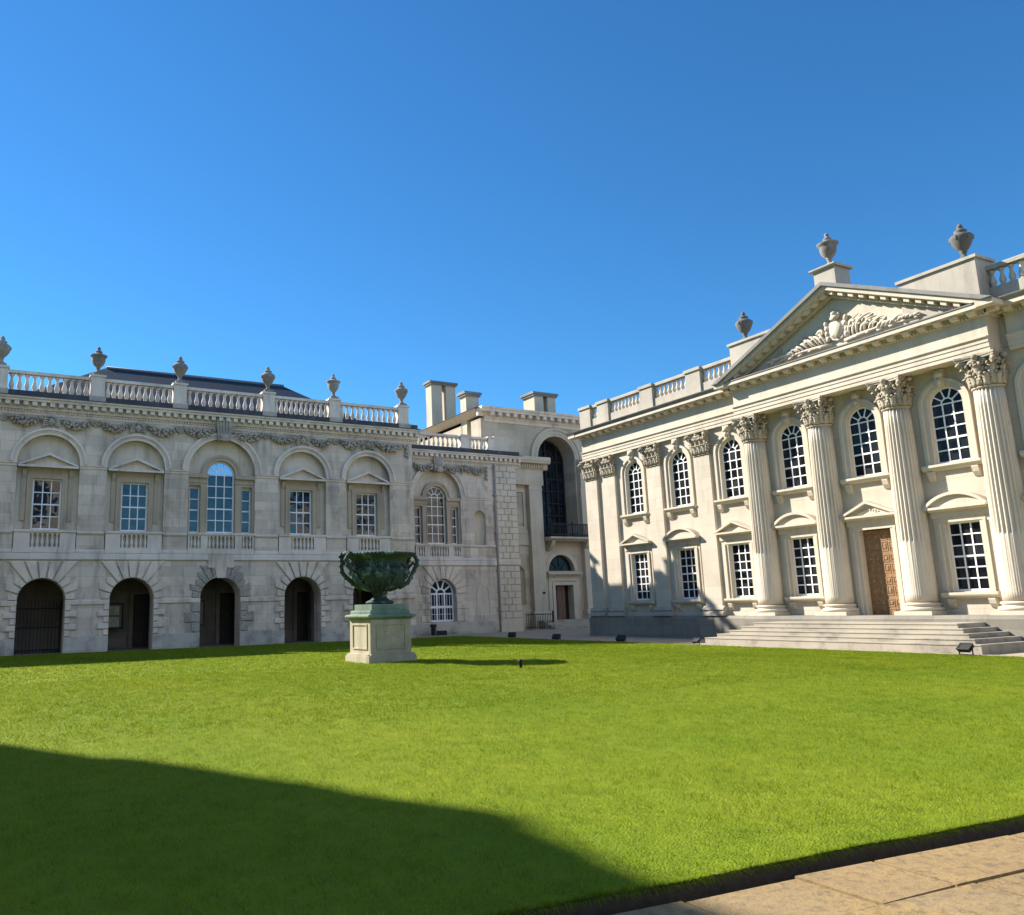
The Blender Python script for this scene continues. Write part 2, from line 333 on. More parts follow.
def blades(n, x0, x1, y0, y1, h, wd, lean):
    x = rng.uniform(x0, x1, n); y = rng.uniform(y0, y1, n)
    # keep what the view wedge can see, with a margin for other viewpoints
    dx, dy = x, y
    k = (x > -1.6 - .02*y) & (y > front(x) - .004) & (x < 1.3 * y + 8) & (x < LX1 - .02) & (y < LY1)
    x, y = x[k], y[k]; n = len(x)
    a = rng.uniform(0, 2*np.pi, n); hh = h * rng.uniform(.45, 1.15, n)
    gx, gy = x / .13 + 40, y / .13 + 40; ix, iy = gx.astype(int), gy.astype(int); fx, fy = gx - ix, gy - iy
    hh *= (CL[ix, iy]*(1-fx)*(1-fy) + CL[ix+1, iy]*fx*(1-fy) + CL[ix, iy+1]*(1-fx)*fy + CL[ix+1, iy+1]*fx*fy); ww = wd * rng.uniform(.6, 1.2, n)
    la = rng.uniform(0, 2*np.pi, n); ll = lean * hh * rng.uniform(.2, 1.2, n)
    z0 = gz(x, y) - .024
    v = np.empty((n, 3, 3))
    v[:, 0] = np.stack([x - np.cos(a)*ww, y - np.sin(a)*ww, z0], 1); v[:, 1] = np.stack([x + np.cos(a)*ww, y + np.sin(a)*ww, z0], 1)
    v[:, 2] = np.stack([x + np.cos(la)*ll, y + np.sin(la)*ll, z0 + hh], 1)
    return v.reshape(-1, 3)
def fringe(n):
    x = rng.uniform(-2, 22, n); y = front(x) + rng.uniform(-.004, .02, n); a = rng.normal(0, .5, n); h = rng.uniform(.02, .055, n); wd = .0022
    o = rng.uniform(0, .05, n); dz = h - o*1.1; v = np.empty((n, 3, 3)); z = gz(x, y) - .022
    v[:, 0] = np.stack([x-wd, y, z], 1); v[:, 1] = np.stack([x+wd, y, z], 1); v[:, 2] = np.stack([x+a*.02, y-o, z+dz-.012*(o>.03)], 1)
    return v.reshape(-1, 3)
V = np.concatenate([blades(560000, -2, 22.1, 2.0, 10, .036, .0022, 1.3), blades(420000, -2, 22.1, 10, 18, .036, .0042, 1.4), blades(320000, -2, 22.1, 18, 37.6, .036, .009, 1.5), fringe(34000)])
me = bpy.data.meshes.new('grass'); nv = len(V); me.vertices.add(nv); me.vertices.foreach_set('co', V.ravel())
me.loops.add(nv); me.loops.foreach_set('vertex_index', np.arange(nv)); me.polygons.add(nv // 3)
me.polygons.foreach_set('loop_start', np.arange(0, nv, 3)); me.polygons.foreach_set('loop_total', np.full(nv // 3, 3)); me.update(); me.validate()
me.materials.append(GRASS); go = bpy.data.objects.new('grass', me); col.objects.link(go); go['kind'] = 'stuff'
# soil edge of the lawn
SOIL = plain('soil', (.05,.034,.019), .95, 0, .4, 20, .6)
# foreground stone path: irregular slabs
FLAG, t, b = newmat('york_flagstone')
g = N(t, 'ShaderNodeNewGeometry')
n1 = N(t, 'ShaderNodeTexNoise', i_Scale=2.2, i_Detail=9., i_Roughness=.7, i_Distortion=.5); t.links.new(g.outputs['Position'], n1.inputs['Vector'])
n2 = N(t, 'ShaderNodeTexNoise', i_Scale=14., i_Detail=8., i_Roughness=.75); t.links.new(g.outputs['Position'], n2.inputs['Vector'])
c = mixc(t, ramp(t, n1.outputs[0], .35, .68), (.34,.225,.085), (.225,.15,.062))
c = mixc(t, ramp(t, n2.outputs[0], .48, .62, 0, .8), c, (.075,.053,.034))
n4 = N(t, 'ShaderNodeTexNoise', i_Scale=1.0, i_Detail=4.); t.links.new(g.outputs['Position'], n4.inputs['Vector'])
c = mixc(t, ramp(t, n4.outputs[0], .52, .62, 0, .4), c, (.22,.165,.095))
wi = N(t, 'ShaderNodeTexWhiteNoise'); wi.noise_dimensions = '1D'; t.links.new(g.outputs['Random Per Island'], wi.inputs['W'])
c = mixc(t, ramp(t, wi.outputs[0], 0, 1, 0, .4), c, (.29,.19,.08))
t.links.new(c, b.inputs['Base Color']); b.inputs['Roughness'].default_value = .85
bp = N(t, 'ShaderNodeBump', i_Strength=.6, i_Distance=.02); t.links.new(n2.outputs[0], bp.inputs['Height']); t.links.new(bp.outputs[0], b.inputs['Normal'])
pm = MB(); rows = [(.10, .52), (.62, .62), (1.24, .55), (1.79, .7), (2.5, .6), (3.1, .7), (3.8, .7), (4.5, .7)]
for ri, (off, dep) in enumerate(rows):
    x = -6.0 + ri * .55
    while x < 26:
        L = random.uniform(.55, 1.25); gp = random.uniform(.008, .018)
        P4 = []
        for (px, q) in ((x+gp, off+gp), (x+gp, off+dep-gp), (x+L-gp, off+dep-gp), (x+L-gp, off+gp)):
            P4.append((px + random.uniform(-.012,.012), front(px) - q + random.uniform(-.02,.012)))
        zt = -.072 + random.uniform(-.0035, .0035)
        pm.prism(P4, -.2, zt, 'z'); x += L
structure(pm.build('stone_path', FLAG))
def ribbon(a, b_): xs_ = np.linspace(LX0, LX1, 180); return [(x, float(front(x))+a) for x in xs_] + [(x, float(front(x))+b_) for x in xs_[::-1]]
structure(sheet('soil_edge', ribbon(-.15, .1), -.4, -.125, SOIL)); structure(sheet('soil_bank', ribbon(-.010, .05), -.35, -.026, SOIL))

# ------------------------------------------------------------------ shared building pieces (local frame: x along the wall, -y towards the viewer, z up)
def sash_mb(hw, z0, z1, cols, rows, fb=.07, mu=.022, arch=False, dep=.05):
    """white glazing bars; with arch=True z1 is the springing line and a fan tops it"""
    m = MB(); y0, y1 = 0, dep
    m.box(-hw, -hw+fb, y0, y1, z0, z1); m.box(hw-fb, hw, y0, y1, z0, z1); m.box(-hw+fb, hw-fb, y0-.01, y1, z0, z0+fb*1.2)
    top = z1
    if not arch: m.box(-hw+fb, hw-fb, y0, y1, z1-fb, z1); top = z1 - fb
    iw = hw - fb
    for i in range(1, cols): x = -iw + 2*iw*i/cols; m.box(x-mu, x+mu, y0+.008, y1-.01, z0+fb*1.2, top)
    for j in range(1, rows + (1 if arch else 0)):
        z = z0 + fb + (top - z0 - fb)*j/rows; k = 1.5 if j == rows//2 else 1.
        m.box(-iw, iw, y0+.004*k, y1-.014, z-mu*k, z+mu*k)
    if arch:
        m.ring(0, z1, iw, hw, y0, y1, 0, pi, 20); r = iw*.38
        m.ring(0, z1, r-mu, r+mu, y0+.006, y1-.016, 0, pi, 12)
        for k in range(1, 5):
            a = pi*k/5
            p0 = Vector((r*cos(a), 0, z1+r*sin(a))); p1 = Vector((iw*cos(a), 0, z1+iw*sin(a))); sd = Vector((-sin(a), 0, cos(a)))*mu
            v = [p0-sd, p1-sd, p1+sd, p0+sd]
            m.add([(q.x, y0+.008, q.z) for q in v] + [(q.x, y1-.018, q.z) for q in v], [(0,1,2,3),(7,6,5,4),(0,1,5,4),(1,2,6,5),(2,3,7,6),(3,0,4,7)])
    return m
def pane_mb(hw, z0, z1, arch=False, y=.03):
    m = MB(); poly = archpoly(0, hw-.03, z0+.03, z1) if arch else rect(-hw+.03, hw-.03, z0+.03, z1-.03)
    return m.prism(poly, y, y+.01, 'y')
def baluster_mb(h, r):
    p = [(.95,0),(.95,.07),(.5,.09),(.62,.13),(.95,.30),(.92,.38),(.55,.60),(.42,.74),(.55,.80),(.45,.84),(.85,.91),(.85,1.)]
    m = MB().lathe([(a*r, z*h) for a, z in p], 8); return m
def balustrade(parent, x0, x1, y, zb, zt, mat, n, rail=.13, wid=.26, bal=None, base=0.0):
    """one run between two pedestals: a rail with baluster children"""
    xc = (x0+x1)/2; hw = (x1-x0)/2
    m = MB().prism([(y-wid/2-.03, zt-rail), (y-wid/2-.03, zt-.03), (y-wid/2, zt), (y+wid/2, zt), (y+wid/2+.03, zt-.03), (y+wid/2+.03, zt-rail)], -hw, hw, 'x')
    if base: m.box(-hw, hw, y-wid/2, y+wid/2, zb-base, zb)
    o = m.build('balustrade', mat, parent, (xc, 0, 0))
    for i in range(n):
        x = -hw + 2*hw*(i+.5)/n
        c = bpy.data.objects.new('baluster', bal); col.objects.link(c); c.parent = o; c.location = (x, y, zb)
    return o
def bricks_mb(m, x0, x1, z0, z1, y0, y1, rows, w, gap=.012, bev=.025, offx=True):
    h = (z1-z0)/rows
    for r in range(rows):
        x = x0 - (w/2 if offx and r % 2 else 0)
        while x < x1 - 1e-3:
            a, b_ = max(x, x0), min(x+w, x1)
            if b_ - a > .05: block(m, a+gap, b_-gap, y0, y1, z0+r*h+gap, z0+(r+1)*h-gap, bev)
            x += w
def block(m, x0, x1, y0, y1, z0, z1, bev=.02):
    e = bev
    m.add([(x0,y1,z0),(x1,y1,z0),(x1,y1,z1),(x0,y1,z1),(x0,y0+e,z0),(x1,y0+e,z0),(x1,y0+e,z1),(x0,y0+e,z1),(x0+e,y0,z0+e),(x1-e,y0,z0+e),(x1-e,y0,z1-e),(x0+e,y0,z1-e)],
          [(0,1,2,3),(0,1,5,4),(1,2,6,5),(2,3,7,6),(3,0,4,7),(4,5,9,8),(5,6,10,9),(6,7,11,10),(7,4,8,11),(8,9,10,11)])
def voussoirs(m, r, zs, n, y0, y1, r1, rtop, ztop, gap=.018, w=None):
    """radial blocks round an arch at x=0; outer end stepped like the masonry, top ones reach ztop"""
    for k in range(n):
        a0 = pi*k/n + gap/r; a1 = pi*(k+1)/n - gap/r; am = (a0+a1)/2
        up = abs(am - pi/2) < .62
        def outer(a):
            if up:
                R = (ztop - zs)/sin(a); return (R*cos(a), ztop)
            R = r1 * (1.0 + (.12 if k % 2 else 0)); return (R*cos(a), zs + R*sin(a))
        pts = [(r*cos(a0+(a1-a0)*i/3), zs + r*sin(a0+(a1-a0)*i/3)) for i in range(4)]
        if up: pts += [outer(a1), outer(a0)]
        else:
            # squared ends following the courses
            o0, o1 = outer(a0), outer(a1)
            sx = 1 if cos(am) > 0 else -1
            ex = max(abs(o0[0]), abs(o1[0])) * sx
            if sx > 0: pts += [(o1[0], o1[1]), (ex, o1[1]) if abs(o1[0]) < abs(ex) else (ex, o1[1]), (ex, o0[1])]
            else: pts += [(ex, o1[1]), (ex, o0[1]), (o0[0], o0[1])]
        cx = sum(p[0] for p in pts)/len(pts); cz = sum(p[1] for p in pts)/len(pts)
        inner = [(cx+(p[0]-cx)*.93, cz+(p[1]-cz)*.93) for p in pts]
        q = len(pts)
        m.add([(p[0], y1, p[1]) for p in pts] + [(p[0], y0+.03, p[1]) for p in pts] + [(p[0], y0, p[1]) for p in inner],
              [(i, (i+1) % q, (i+1) % q+q, i+q) for i in range(q)] + [(i+q, (i+1) % q+q, (i+1) % q+2*q, i+2*q) for i in range(q)] + [tuple(2*q+i for i in range(q))])
def tri_pediment(m, hw, z0, z1, y0, y1, th=.10, tymp=.06):
    """small triangular pediment: base cornice, raking cornices, tympanum"""
    m.prism([(y0, z0), (y0-.0, z0+th*.9), (y1, z0+th*.9), (y1, z0-.0)], -hw, hw, 'x')
    m.prism([(-hw+.05, z0+th*.9), (hw-.05, z0+th*.9), (0, z1-th)], y0+tymp+.08, y1, 'y')
    for s in (-1, 1):
        m.prism([(s*hw, z0+th), (s*hw, z0+th*1.15), (s*.0, z1), (s*.0, z1-th*1.15), (s*(hw-.16), z0+th)], y0-.012, y1, 'y')
def seg_pediment(m, hw, z0, z1, y0, y1, th=.10):
    m.box(-hw, hw, y0, y1, z0, z0+th*.9)
    h = z1 - z0 - th*.9; R = (hw*hw + h*h)/(2*h); cz = z1 - R; a = math.asin(hw/R)
    m.ring(0, cz, R-th*1.1, R, y0-.012, y1, pi/2-a, pi/2+a, 20)
    pts = arc(0, cz, R-th*1.1, pi/2-a*.93, pi/2+a*.93, 16)
    m.prism([(max(-hw+.1, min(hw-.1, x)), max(z, z0+th*.92)) for x, z in pts], y0+.10, y1, 'y')
def scallop_bracket(m, x, w, y0, y1, z0, z1):
    m.prism([(y0, z1), (y0, z1-.04), (y0+(y1-y0)*.25, z0+(z1-z0)*.45), (y0+(y1-y0)*.7, z0+.03), (y1, z0), (y1, z1)], x-w/2, x+w/2, 'x')
def urn_mesh(kind, mat):
    m = MB(); m.box(-.24, .24, -.24, .24, 0, .09)
    if kind == 'lidded':
        p = [(.22,.085),(.22,.12),(.13,.16),(.085,.22),(.08,.28),(.12,.31),(.09,.34),(.16,.38),(.25,.47),(.30,.58),(.32,.70),(.31,.76),(.40,.79),(.41,.83),(.31,.86),(.20,.91),(.13,.95),(.17,.975),(.15,1.01),(.08,1.06),(.06,1.09),(.09,1.12),(.075,1.16),(.02,1.20)]
        m.lathe(p, 20, wave=lambda a, z: 1 + (.035*cos(10*a) if .38 < z < .74 else 0))
    else:
        p = [(.22,.085),(.22,.12),(.12,.17),(.085,.23),(.08,.27),(.13,.30),(.10,.33),(.17,.38),(.26,.48),(.33,.60),(.375,.71),(.38,.77),(.34,.82),(.26,.86),(.19,.885),(.17,.91),(.22,.945),(.21,.97),(.14,1.01),(.07,1.04),(.11,1.07),(.10,1.12),(.03,1.20)]
        m.lathe(p, 20, wave=lambda a, z: 1 + (.05*cos(9*a) if .38 < z < .80 else 0))
        for k in range(6):
            a = 2*pi*k/6; m.blob((.355*cos(a), .355*sin(a), .73), (.055, .055, .085), k)
    return m.mesh('urn', mat)
def festoon_mb(L, sag, r, seed):
    rnd = random.Random(seed); m = MB(); n = 11
    for i in range(n):
        u = (i+.5)/n; z = -sag*(1-(2*u-1)**2); th = r*(.7+.75*math.sin(pi*u))
        m.blob((-L/2+L*u, -.10, z), (L/n*.62, .10, th*.75), seed+i, 7, 4)
        for k in range(4):
            a = 2*pi*k/4 + i*.9 + rnd.uniform(-.3, .3); q = rnd.uniform(.42, .62)
            m.blob((-L/2 + L*u + rnd.uniform(-.05,.05), -.13 - .6*th*abs(cos(a)), z + th*.95*sin(a)), (th*q, th*q, th*q*.8), seed*97+i*7+k, 5, 3)
    return m
def mask_mb(seed, s=1.):
    rnd = random.Random(seed); m = MB()
    m.blob((0, -.10, 0), (.15*s, .12, .20*s), seed, 8, 5); m.blob((0, -.19, -.01), (.04*s, .07, .07*s), seed+1)
    for sx in (-1, 1):
        for k in range(4):
            m.tube([(sx*.12*s, -.07, .14*s-.09*k*s), (sx*(.28+.03*k)*s, -.10, (.15-.10*k)*s), (sx*(.36-.02*k)*s, -.08, (.04-.11*k)*s), (sx*(.30)*s, -.07, (-.02-.10*k)*s)], [.05*s,.055*s,.045*s,.02*s], 5)
    m.tube([(-.2*s,-.08,.2*s),(0,-.12,.27*s),(.2*s,-.08,.2*s)], .05*s, 6)
    return m
def rosette_mb(s=1.):
    m = MB()
    for k in range(7):
        a = 2*pi*k/7; m.blob((.11*s*cos(a), -.06, .11*s*sin(a)), (.065*s, .05, .065*s), k)
    m.blob((0, -.09, 0), (.06*s,.05,.06*s), 9); return m

# ================================================================== grey arcaded range (left)
A = tag(empty('stone_building', (0, 39.3, 0)), 'long grey stone range with open ground arches and a carved garland frieze', 'building')
SP_, R0, RC = 8.27, 1.29, 1.64
BAYS = [1.99, 5.75, 9.80, 13.94, 17.62]; STD = [BAYS[i] for i in (0,1,3,4)]; CB = BAYS[2]
X0, X1, Y2, X2 = -.75, 20.3, 4.2, 29.95        # main block and set-back end bay
GA, GS = .96, 2.2
def notched(x0, x1, z1, arches, r, zs):
    p = [(x0, -.35)]
    for c in arches: p += [(c-r, -.35)] + arc(c, zs, r, pi, 0, 20) + [(c+r, -.35)]
    return p + [(x1, -.35), (x1, z1), (x0, z1)]
MB().plate(notched(X0, X1, 4.0, BAYS, GA, GS), [], 0, .95).build('ground_storey_wall', ST_A, A)
holes = [archpoly(c, R0, 4.47, SP_) for c in STD] + [archpoly(CB, RC, 4.47, SP_)]
MB().plate(rect(X0, X1, 4.003, 10.6), holes, 0, .44).build('upper_wall', ST_A, A)
# set back end bay, right
C2 = 24.18
MB().plate(rect(X1-.5, 28.4, -.35, 4.0), [archpoly(C2+.2, .90, .60, 2.28)], Y2, Y2+.5).build('ground_storey_wall', ST_A, A)
MB().plate(rect(X1-.5, 28.4, 4.003, 10.6), [archpoly(C2, RC, 4.47, SP_), archpoly(27.18, .43, 5.25, 7.0, 12)], Y2, Y2+.34).build('upper_wall', ST_A, A)
MB().plate(rect(-36, X0-.003, -.35, 10.6), [], 0, .4).build('upper_wall', ST_A, A)
# bodies behind the fronts
m = MB(); m.box(X0, X1, 3.6, 12, -.3, 11.4); m.box(X0, X1, .95, 3.6, 4.05, 4.35); m.box(X0, X1, .95, 3.6, 9.9, 11.4); m.box(X0, X0+.3, .95, 3.6, -.3, 11.4); m.box(X1-.3, X1, .36, Y2, -.3, 11.4)
m.box(X1, X2-.1, Y2+1.6, 14, -.3, 11.3); m.box(-36, X0-.003, .45, 14, -.3, 11.3)
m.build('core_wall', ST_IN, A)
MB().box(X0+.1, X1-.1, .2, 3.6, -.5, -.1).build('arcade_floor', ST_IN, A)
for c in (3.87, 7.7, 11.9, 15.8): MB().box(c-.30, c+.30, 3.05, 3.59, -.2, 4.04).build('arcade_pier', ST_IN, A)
pass
DARKW = plain('dark_stained_wood', (.035,.022,.016), .6, 0, .4, 9)
# doorways on the back wall of the arcade
for c, kind in ((6.9, 0), (11.2, 1), (15.4, 1), (19.2, 0)):
    m = MB(); m.box(c-.75, c-.55, 3.45, 3.6, -.1, 2.5); m.box(c+.55, c+.75, 3.45, 3.6, -.1, 2.5); m.box(c-.75, c+.75, 3.42, 3.6, 2.5, 2.75); m.build('doorway_surround', ST_IN, A)
    m = MB(); m.box(c-.55, c+.55, 3.54, 3.6, -.1, 2.5)
    for i in range(2):
        for j in range(3): block(m, c-.48+.5*i, c-.02+.5*i, 3.51, 3.54, .05+.8*j, .75+.8*j, .02)
    m.build('door', DARKW, A)
# recess panels and dado panels
def recess_panel(c, y, R, holes): return MB().plate(archpoly(0, R+.06, 4.40, SP_), holes, .30, .50).build('recess_panel', ST_AW, A, (c, y, 0))
for c in STD: recess_panel(c, 0, R0, [rect(-.60, .60, 5.30, 7.60)])
VEN = [archpoly(0, .68, 5.30, 8.18), rect(-1.52, -1.02, 5.30, 7.53), rect(1.02, 1.52, 5.30, 7.53)]
for c, y in ((CB, 0), (C2, Y2)): recess_panel(c, y, RC, VEN)
# windows: (name window > pane)
def window(parent, fr, pn, gmat, loc, name='window', fmat=WHITE):
    o = fr.build(name, fmat, parent, loc) if isinstance(fr, MB) else None
    if o is None: o = bpy.data.objects.new(name, fr); col.objects.link(o); o.parent = parent; o.location = loc
    p = bpy.data.objects.new('pane', pn); col.objects.link(p); p.parent = o; return o
fr = sash_mb(.60, 5.30, 7.60, 3, 4).mesh('window', WHITE); pn = pane_mb(.60, 5.30, 7.60).mesh('pane', GLASS_A)
for c in STD: window(A, fr, pn, GLASS_A, (c, .40, 0))
frc = sash_mb(.68, 5.30, 8.18, 3, 5, arch=True).mesh('window', WHITE); pnc = pane_mb(.68, 5.30, 8.18, True).mesh('pane', GLASS_A)
frs = sash_mb(.25, 5.30, 7.53, 1, 4, fb=.06).mesh('window', WHITE); pns = pane_mb(.25, 5.30, 7.53).mesh('pane', GLASS_A)
for c, y in ((CB, 0), (C2, Y2)):
    window(A, frc, pnc, GLASS_A, (c, y+.40, 0)); window(A, frs, pns, GLASS_A, (c-1.27, y+.40, 0)); window(A, frs, pns, GLASS_A, (c+1.27, y+.40, 0))
m = MB().prism([(x, z-8.18) for x, z in [(-.61, 8.21), (.61, 8.21)] + arc(0, 8.18, .61, .06, pi-.06, 20)], -.004, .004, 'y')
ft = m.build('pane', GLASS_T, A, (CB, .418, 8.18)); ft.rotation_euler = (rad(-1.5), 0, 0); ft.name = 'fan_light'
# pedimented window surrounds
m = MB()
for s in (-1, 1): m.box(*sorted((s*.60, s*.84)), .20, .30, 5.28, 7.83); m.box(*sorted((s*.62, s*.68)), .18, .22, 5.3, 7.6); m.box(*sorted((s*.86, s*1.06)), .23, .30, 5.7, 7.95); scallop_bracket(m, s*.96, .17, .10, .30, 7.55, 8.0)
m.box(-.60, .60, .20, .30, 7.60, 7.83); m.box(-.86, .86, .22, .30, 7.83, 8.06)
sur = m.mesh('window_surround', ST_AS)
m = MB(); tri_pediment(m, 1.24, 8.06, 8.74, -.14, .30, .11, .16); PEDI = m.mesh('pediment', ST_AB)
for c in STD:
    o = bpy.data.objects.new('window_surround', sur); col.objects.link(o); o.parent = A; o.location = (c, 0, 0)
    o = bpy.data.objects.new('pediment', PEDI); col.objects.link(o); o.parent = A; o.location = (c, 0, 0)
# venetian surround
m = MB()
for s in (-1, 1):
    m.box(*sorted((s*.69, s*1.01)), .14, .30, 5.28, 7.60); m.box(*sorted((s*1.53, s*1.64)), .14, .30, 5.28, 7.60)
    m.box(*sorted((s*.69, s*1.64)), .14, .30, 7.60, 7.97); m.box(*sorted((s*.66, s*1.64)), .02, .30, 7.97, 8.17); m.box(*sorted((s*.66, s*1.64)), .10, .30, 7.72, 7.78)
    for q in (.71, 1.0): m.box(s*q-.02 if s > 0 else s*q-.02, s*q+.02, .11, .15, 5.5, 7.5)
m.ring(0, 8.18, .69, .98, .16, .30); m.ring(0, 8.18, .86, .98, .12, .20)
vs = m.mesh('window_surround', ST_AS)
for c, y in ((CB, 0), (C2, Y2)):
    o = bpy.data.objects.new('window_surround', vs); col.objects.link(o); o.parent = A; o.location = (c, y, 0)
# dado balustrade panels under the windows
def dado(c, y, hw, openings):
    m = MB(); m.plate(rect(-hw+.02, hw-.02, 4.30, 5.18), [rect(a, b_, 4.52, 5.12) for a, b_ in openings], -.05, .28)
    m.box(-hw+.0, hw-.0, -.11, .28, 5.18, 5.28); m.box(-hw, hw, -.09, .1, 4.27, 4.40)
    o = m.build('window_apron', ST_AB, A, (c, y, 0))
    MB().box(openings[0][0]-.05, openings[-1][1]+.05, .12, .2, 4.5, 5.14).build('apron_backing', ST_AW, o)
    for a, b_ in openings:
        n = max(2, round((b_-a)/.2))
        for i in range(n):
            k = bpy.data.objects.new('baluster', BAL_S); col.objects.link(k); k.parent = o; k.location = (a + (b_-a)*(i+.5)/n, .03, 4.52)
BAL_S = baluster_mb(.60, .085).mesh('baluster', ST_AB)
for c in STD: dado(c, 0, 1.27, [(-.60, .60)])
for c, y in ((CB, 0), (C2, Y2)): dado(c, y, 1.62, [(-1.52, -1.0), (-.66, .66), (1.0, 1.52)])
# archivolts and imposts
def archivolt(R, Ro):
    m = MB(); m.ring(0, SP_, R+.002, Ro, -.06, .02, 0, pi, 36); m.ring(0, SP_, R+.13, Ro, -.10, 0, 0, pi, 36); m.ring(0, SP_, Ro-.07, Ro+.03, -.16, 0, 0, pi, 36); return m.mesh('archivolt', ST_AB)
a1, a2 = archivolt(R0, 1.55), archivolt(RC, 1.93)
for c, y, me_ in [(c, 0, a1) for c in STD] + [(CB, 0, a2), (C2, Y2, a2)]:
    o = bpy.data.objects.new('archivolt', me_); col.objects.link(o); o.parent = A; o.location = (c, y, 0)
def runs(x0, x1, gaps):
    out = []; x = x0
    for a, b_ in gaps: out.append((x, a)); x = b_
    out.append((x, x1)); return [q for q in out if q[1]-q[0] > .02]
gm = [(c-(RC if c == CB else R0), c+(RC if c == CB else R0)) for c in BAYS]
for (a, b_), y in [(q, 0) for q in runs(X0, X1, gm)] + [(q, Y2) for q in runs(X1-.4, 28.4, [(C2-RC, C2+RC)])]:
    MB().prism([(y, 8.07), (y-.04, 8.09), (y-.05, 8.17), (y-.10, 8.21), (y-.10, 8.265), (y, 8.265)], a, b_, 'x').build('impost_band', ST_AB, A)
    MB().prism([(y, 5.08), (y-.05, 5.12), (y-.08, 5.16), (y-.08, 5.22), (y, 5.25)], a, b_, 'x').build('sill_band', ST_AB, A)
    MB().prism([(y, 4.27), (y-.08, 4.27), (y-.08, 4.37), (y-.03, 4.43), (y, 4.43)], a, b_, 'x').build('dado_band', ST_AB, A)
for a, b_, y in ((X0, X1, 0), (X1, 28.4, Y2)): MB().prism([(y, 3.93), (y-.06, 3.96), (y-.10, 3.99), (y-.10, 4.21), (y-.06, 4.26), (y, 4.26)], a, b_, 'x').build('string_course', ST_AB, A)
# rusticated arches of the arcade
def rust_parts(r, zs, zb, n, mat, ztop, wide=(1.24, 1.52), rows=5, zi=2.0):
    m = MB(); voussoirs(m, r+.004, zs, n, -.10, .02, r*1.40, 0, ztop, .026); out = [('voussoirs', m.mesh('voussoirs', mat))]
    h = (zi - zb)/rows
    for s in (-1, 1):
        q = MB()
        for k in range(rows): block(q, *sorted((s*(r+.004), s*r*wide[k % 2])), -.10, .02, zb+k*h+.016, zb+(k+1)*h-.016, .025)
        out.append(('jamb_blocks', q.mesh('jamb_blocks', mat)))
    return out
ra = rust_parts(GA, GS, .62, 11, ST_AR, 3.90); rv = rust_parts(GA, GS, .62, 13, ST_AV, 3.72, (1.40, 1.72), 3)
for c in BAYS:
    for nm, me_ in (rv if c == CB else ra):
        o = bpy.data.objects.new(nm, me_); col.objects.link(o); o.parent = A; o.location = (c, 0, 0)
m = MB(); m.box(-.62, .62, -.12, .05, 3.62, 4.24); m.prism([(-.2, 3.13), (.2, 3.13), (.3, 3.66), (-.3, 3.66)], -.13, .02, 'y'); m.build('keystone', ST_AR, A, (CB, 0, 0))
for a, b_ in runs(X0, X1, [(c-GA, c+GA) for c in BAYS]):
    MB().prism([(0, 1.99), (-.075, 2.0), (-.085, 2.16), (-.06, 2.2), (0, 2.2)], a, b_, 'x').build('arch_impost', ST_AR, A)
    MB().prism([(0, -.3), (-.085, -.3), (-.085, .57), (-.05, .605), (0, .605)], a, b_, 'x').build('plinth', ST_AP, A)
MB().prism([(Y2, -.3), (Y2-.085, -.3), (Y2-.085, .55), (Y2-.05, .58), (Y2, .58)], X1, 28.4, 'x').build('plinth', ST_AP, A)
# end bay: ground window, voussoirs, niches
fr = sash_mb(.88, .62, 2.28, 3, 2, fb=.09, mu=.05, arch=True)
for k in range(3):
    for q in (-.1, .1): x = -.53 + .53*k + q*1.0; fr.box(x-.014, x+.014, .012, .04, .7, 2.25)
fr.box(-.8, .8, .012, .04, 1.05, 1.08); window(A, fr, pane_mb(.88, .62, 2.28, True).mesh('pane', GLASS_A), GLASS_A, (C2+.2, Y2+.34, 0))
m = MB(); voussoirs(m, .90, 2.28, 11, -.06, .02, 1.5, 0, 3.9)
for k in range(4):
    for s in (-1, 1): block(m, *sorted((s*.91, s*(1.28 if k % 2 else 1.55))), -.06, .02, .62+k*.37+.01, .62+(k+1)*.37-.01, .02)
m.build('rusticated_surround', ST_AR, A, (C2+.2, Y2, 0))
def niche(c, y, hw, z0, zs, parent=A, mat=ST_AW, name='niche'):
    m = MB(); prof = 10; v = []
    lv = [z0 + (zs-z0)*i/3 for i in range(4)]
    for z in lv: v += [(hw*cos(pi*i/prof), hw*.9*sin(pi*i/prof), z) for i in range(prof+1)]
    for j in range(1, 6):
        t_ = pi/2*j/6; v += [(hw*cos(t_)*cos(pi*i/prof), hw*.9*cos(t_)*sin(pi*i/prof), zs+hw*sin(t_)) for i in range(prof+1)]
    nr = 4+5; f = [(j*(prof+1)+i, j*(prof+1)+i+1, (j+1)*(prof+1)+i+1, (j+1)*(prof+1)+i) for j in range(nr-1) for i in range(prof)]
    m.add(v, f, True); m.box(-hw, hw, .0, hw, z0-.05, z0)
    return m.build(name, mat, parent, (c, y, 0))
niche(27.18, Y2+.03, .43, 5.25, 7.0)
m = MB(); m.ring(0, 2.28, .40, .50, -.03, .02); m.box(-.50, -.40, -.03, .02, 1.0, 2.28); m.box(.40, .50, -.03, .02, 1.0, 2.28)
m.prism(archpoly(0, .40, 1.0, 2.28), -.004, .01, 'y'); m.build('blind_niche', ST_AW, A, (27.22, Y2, 0))
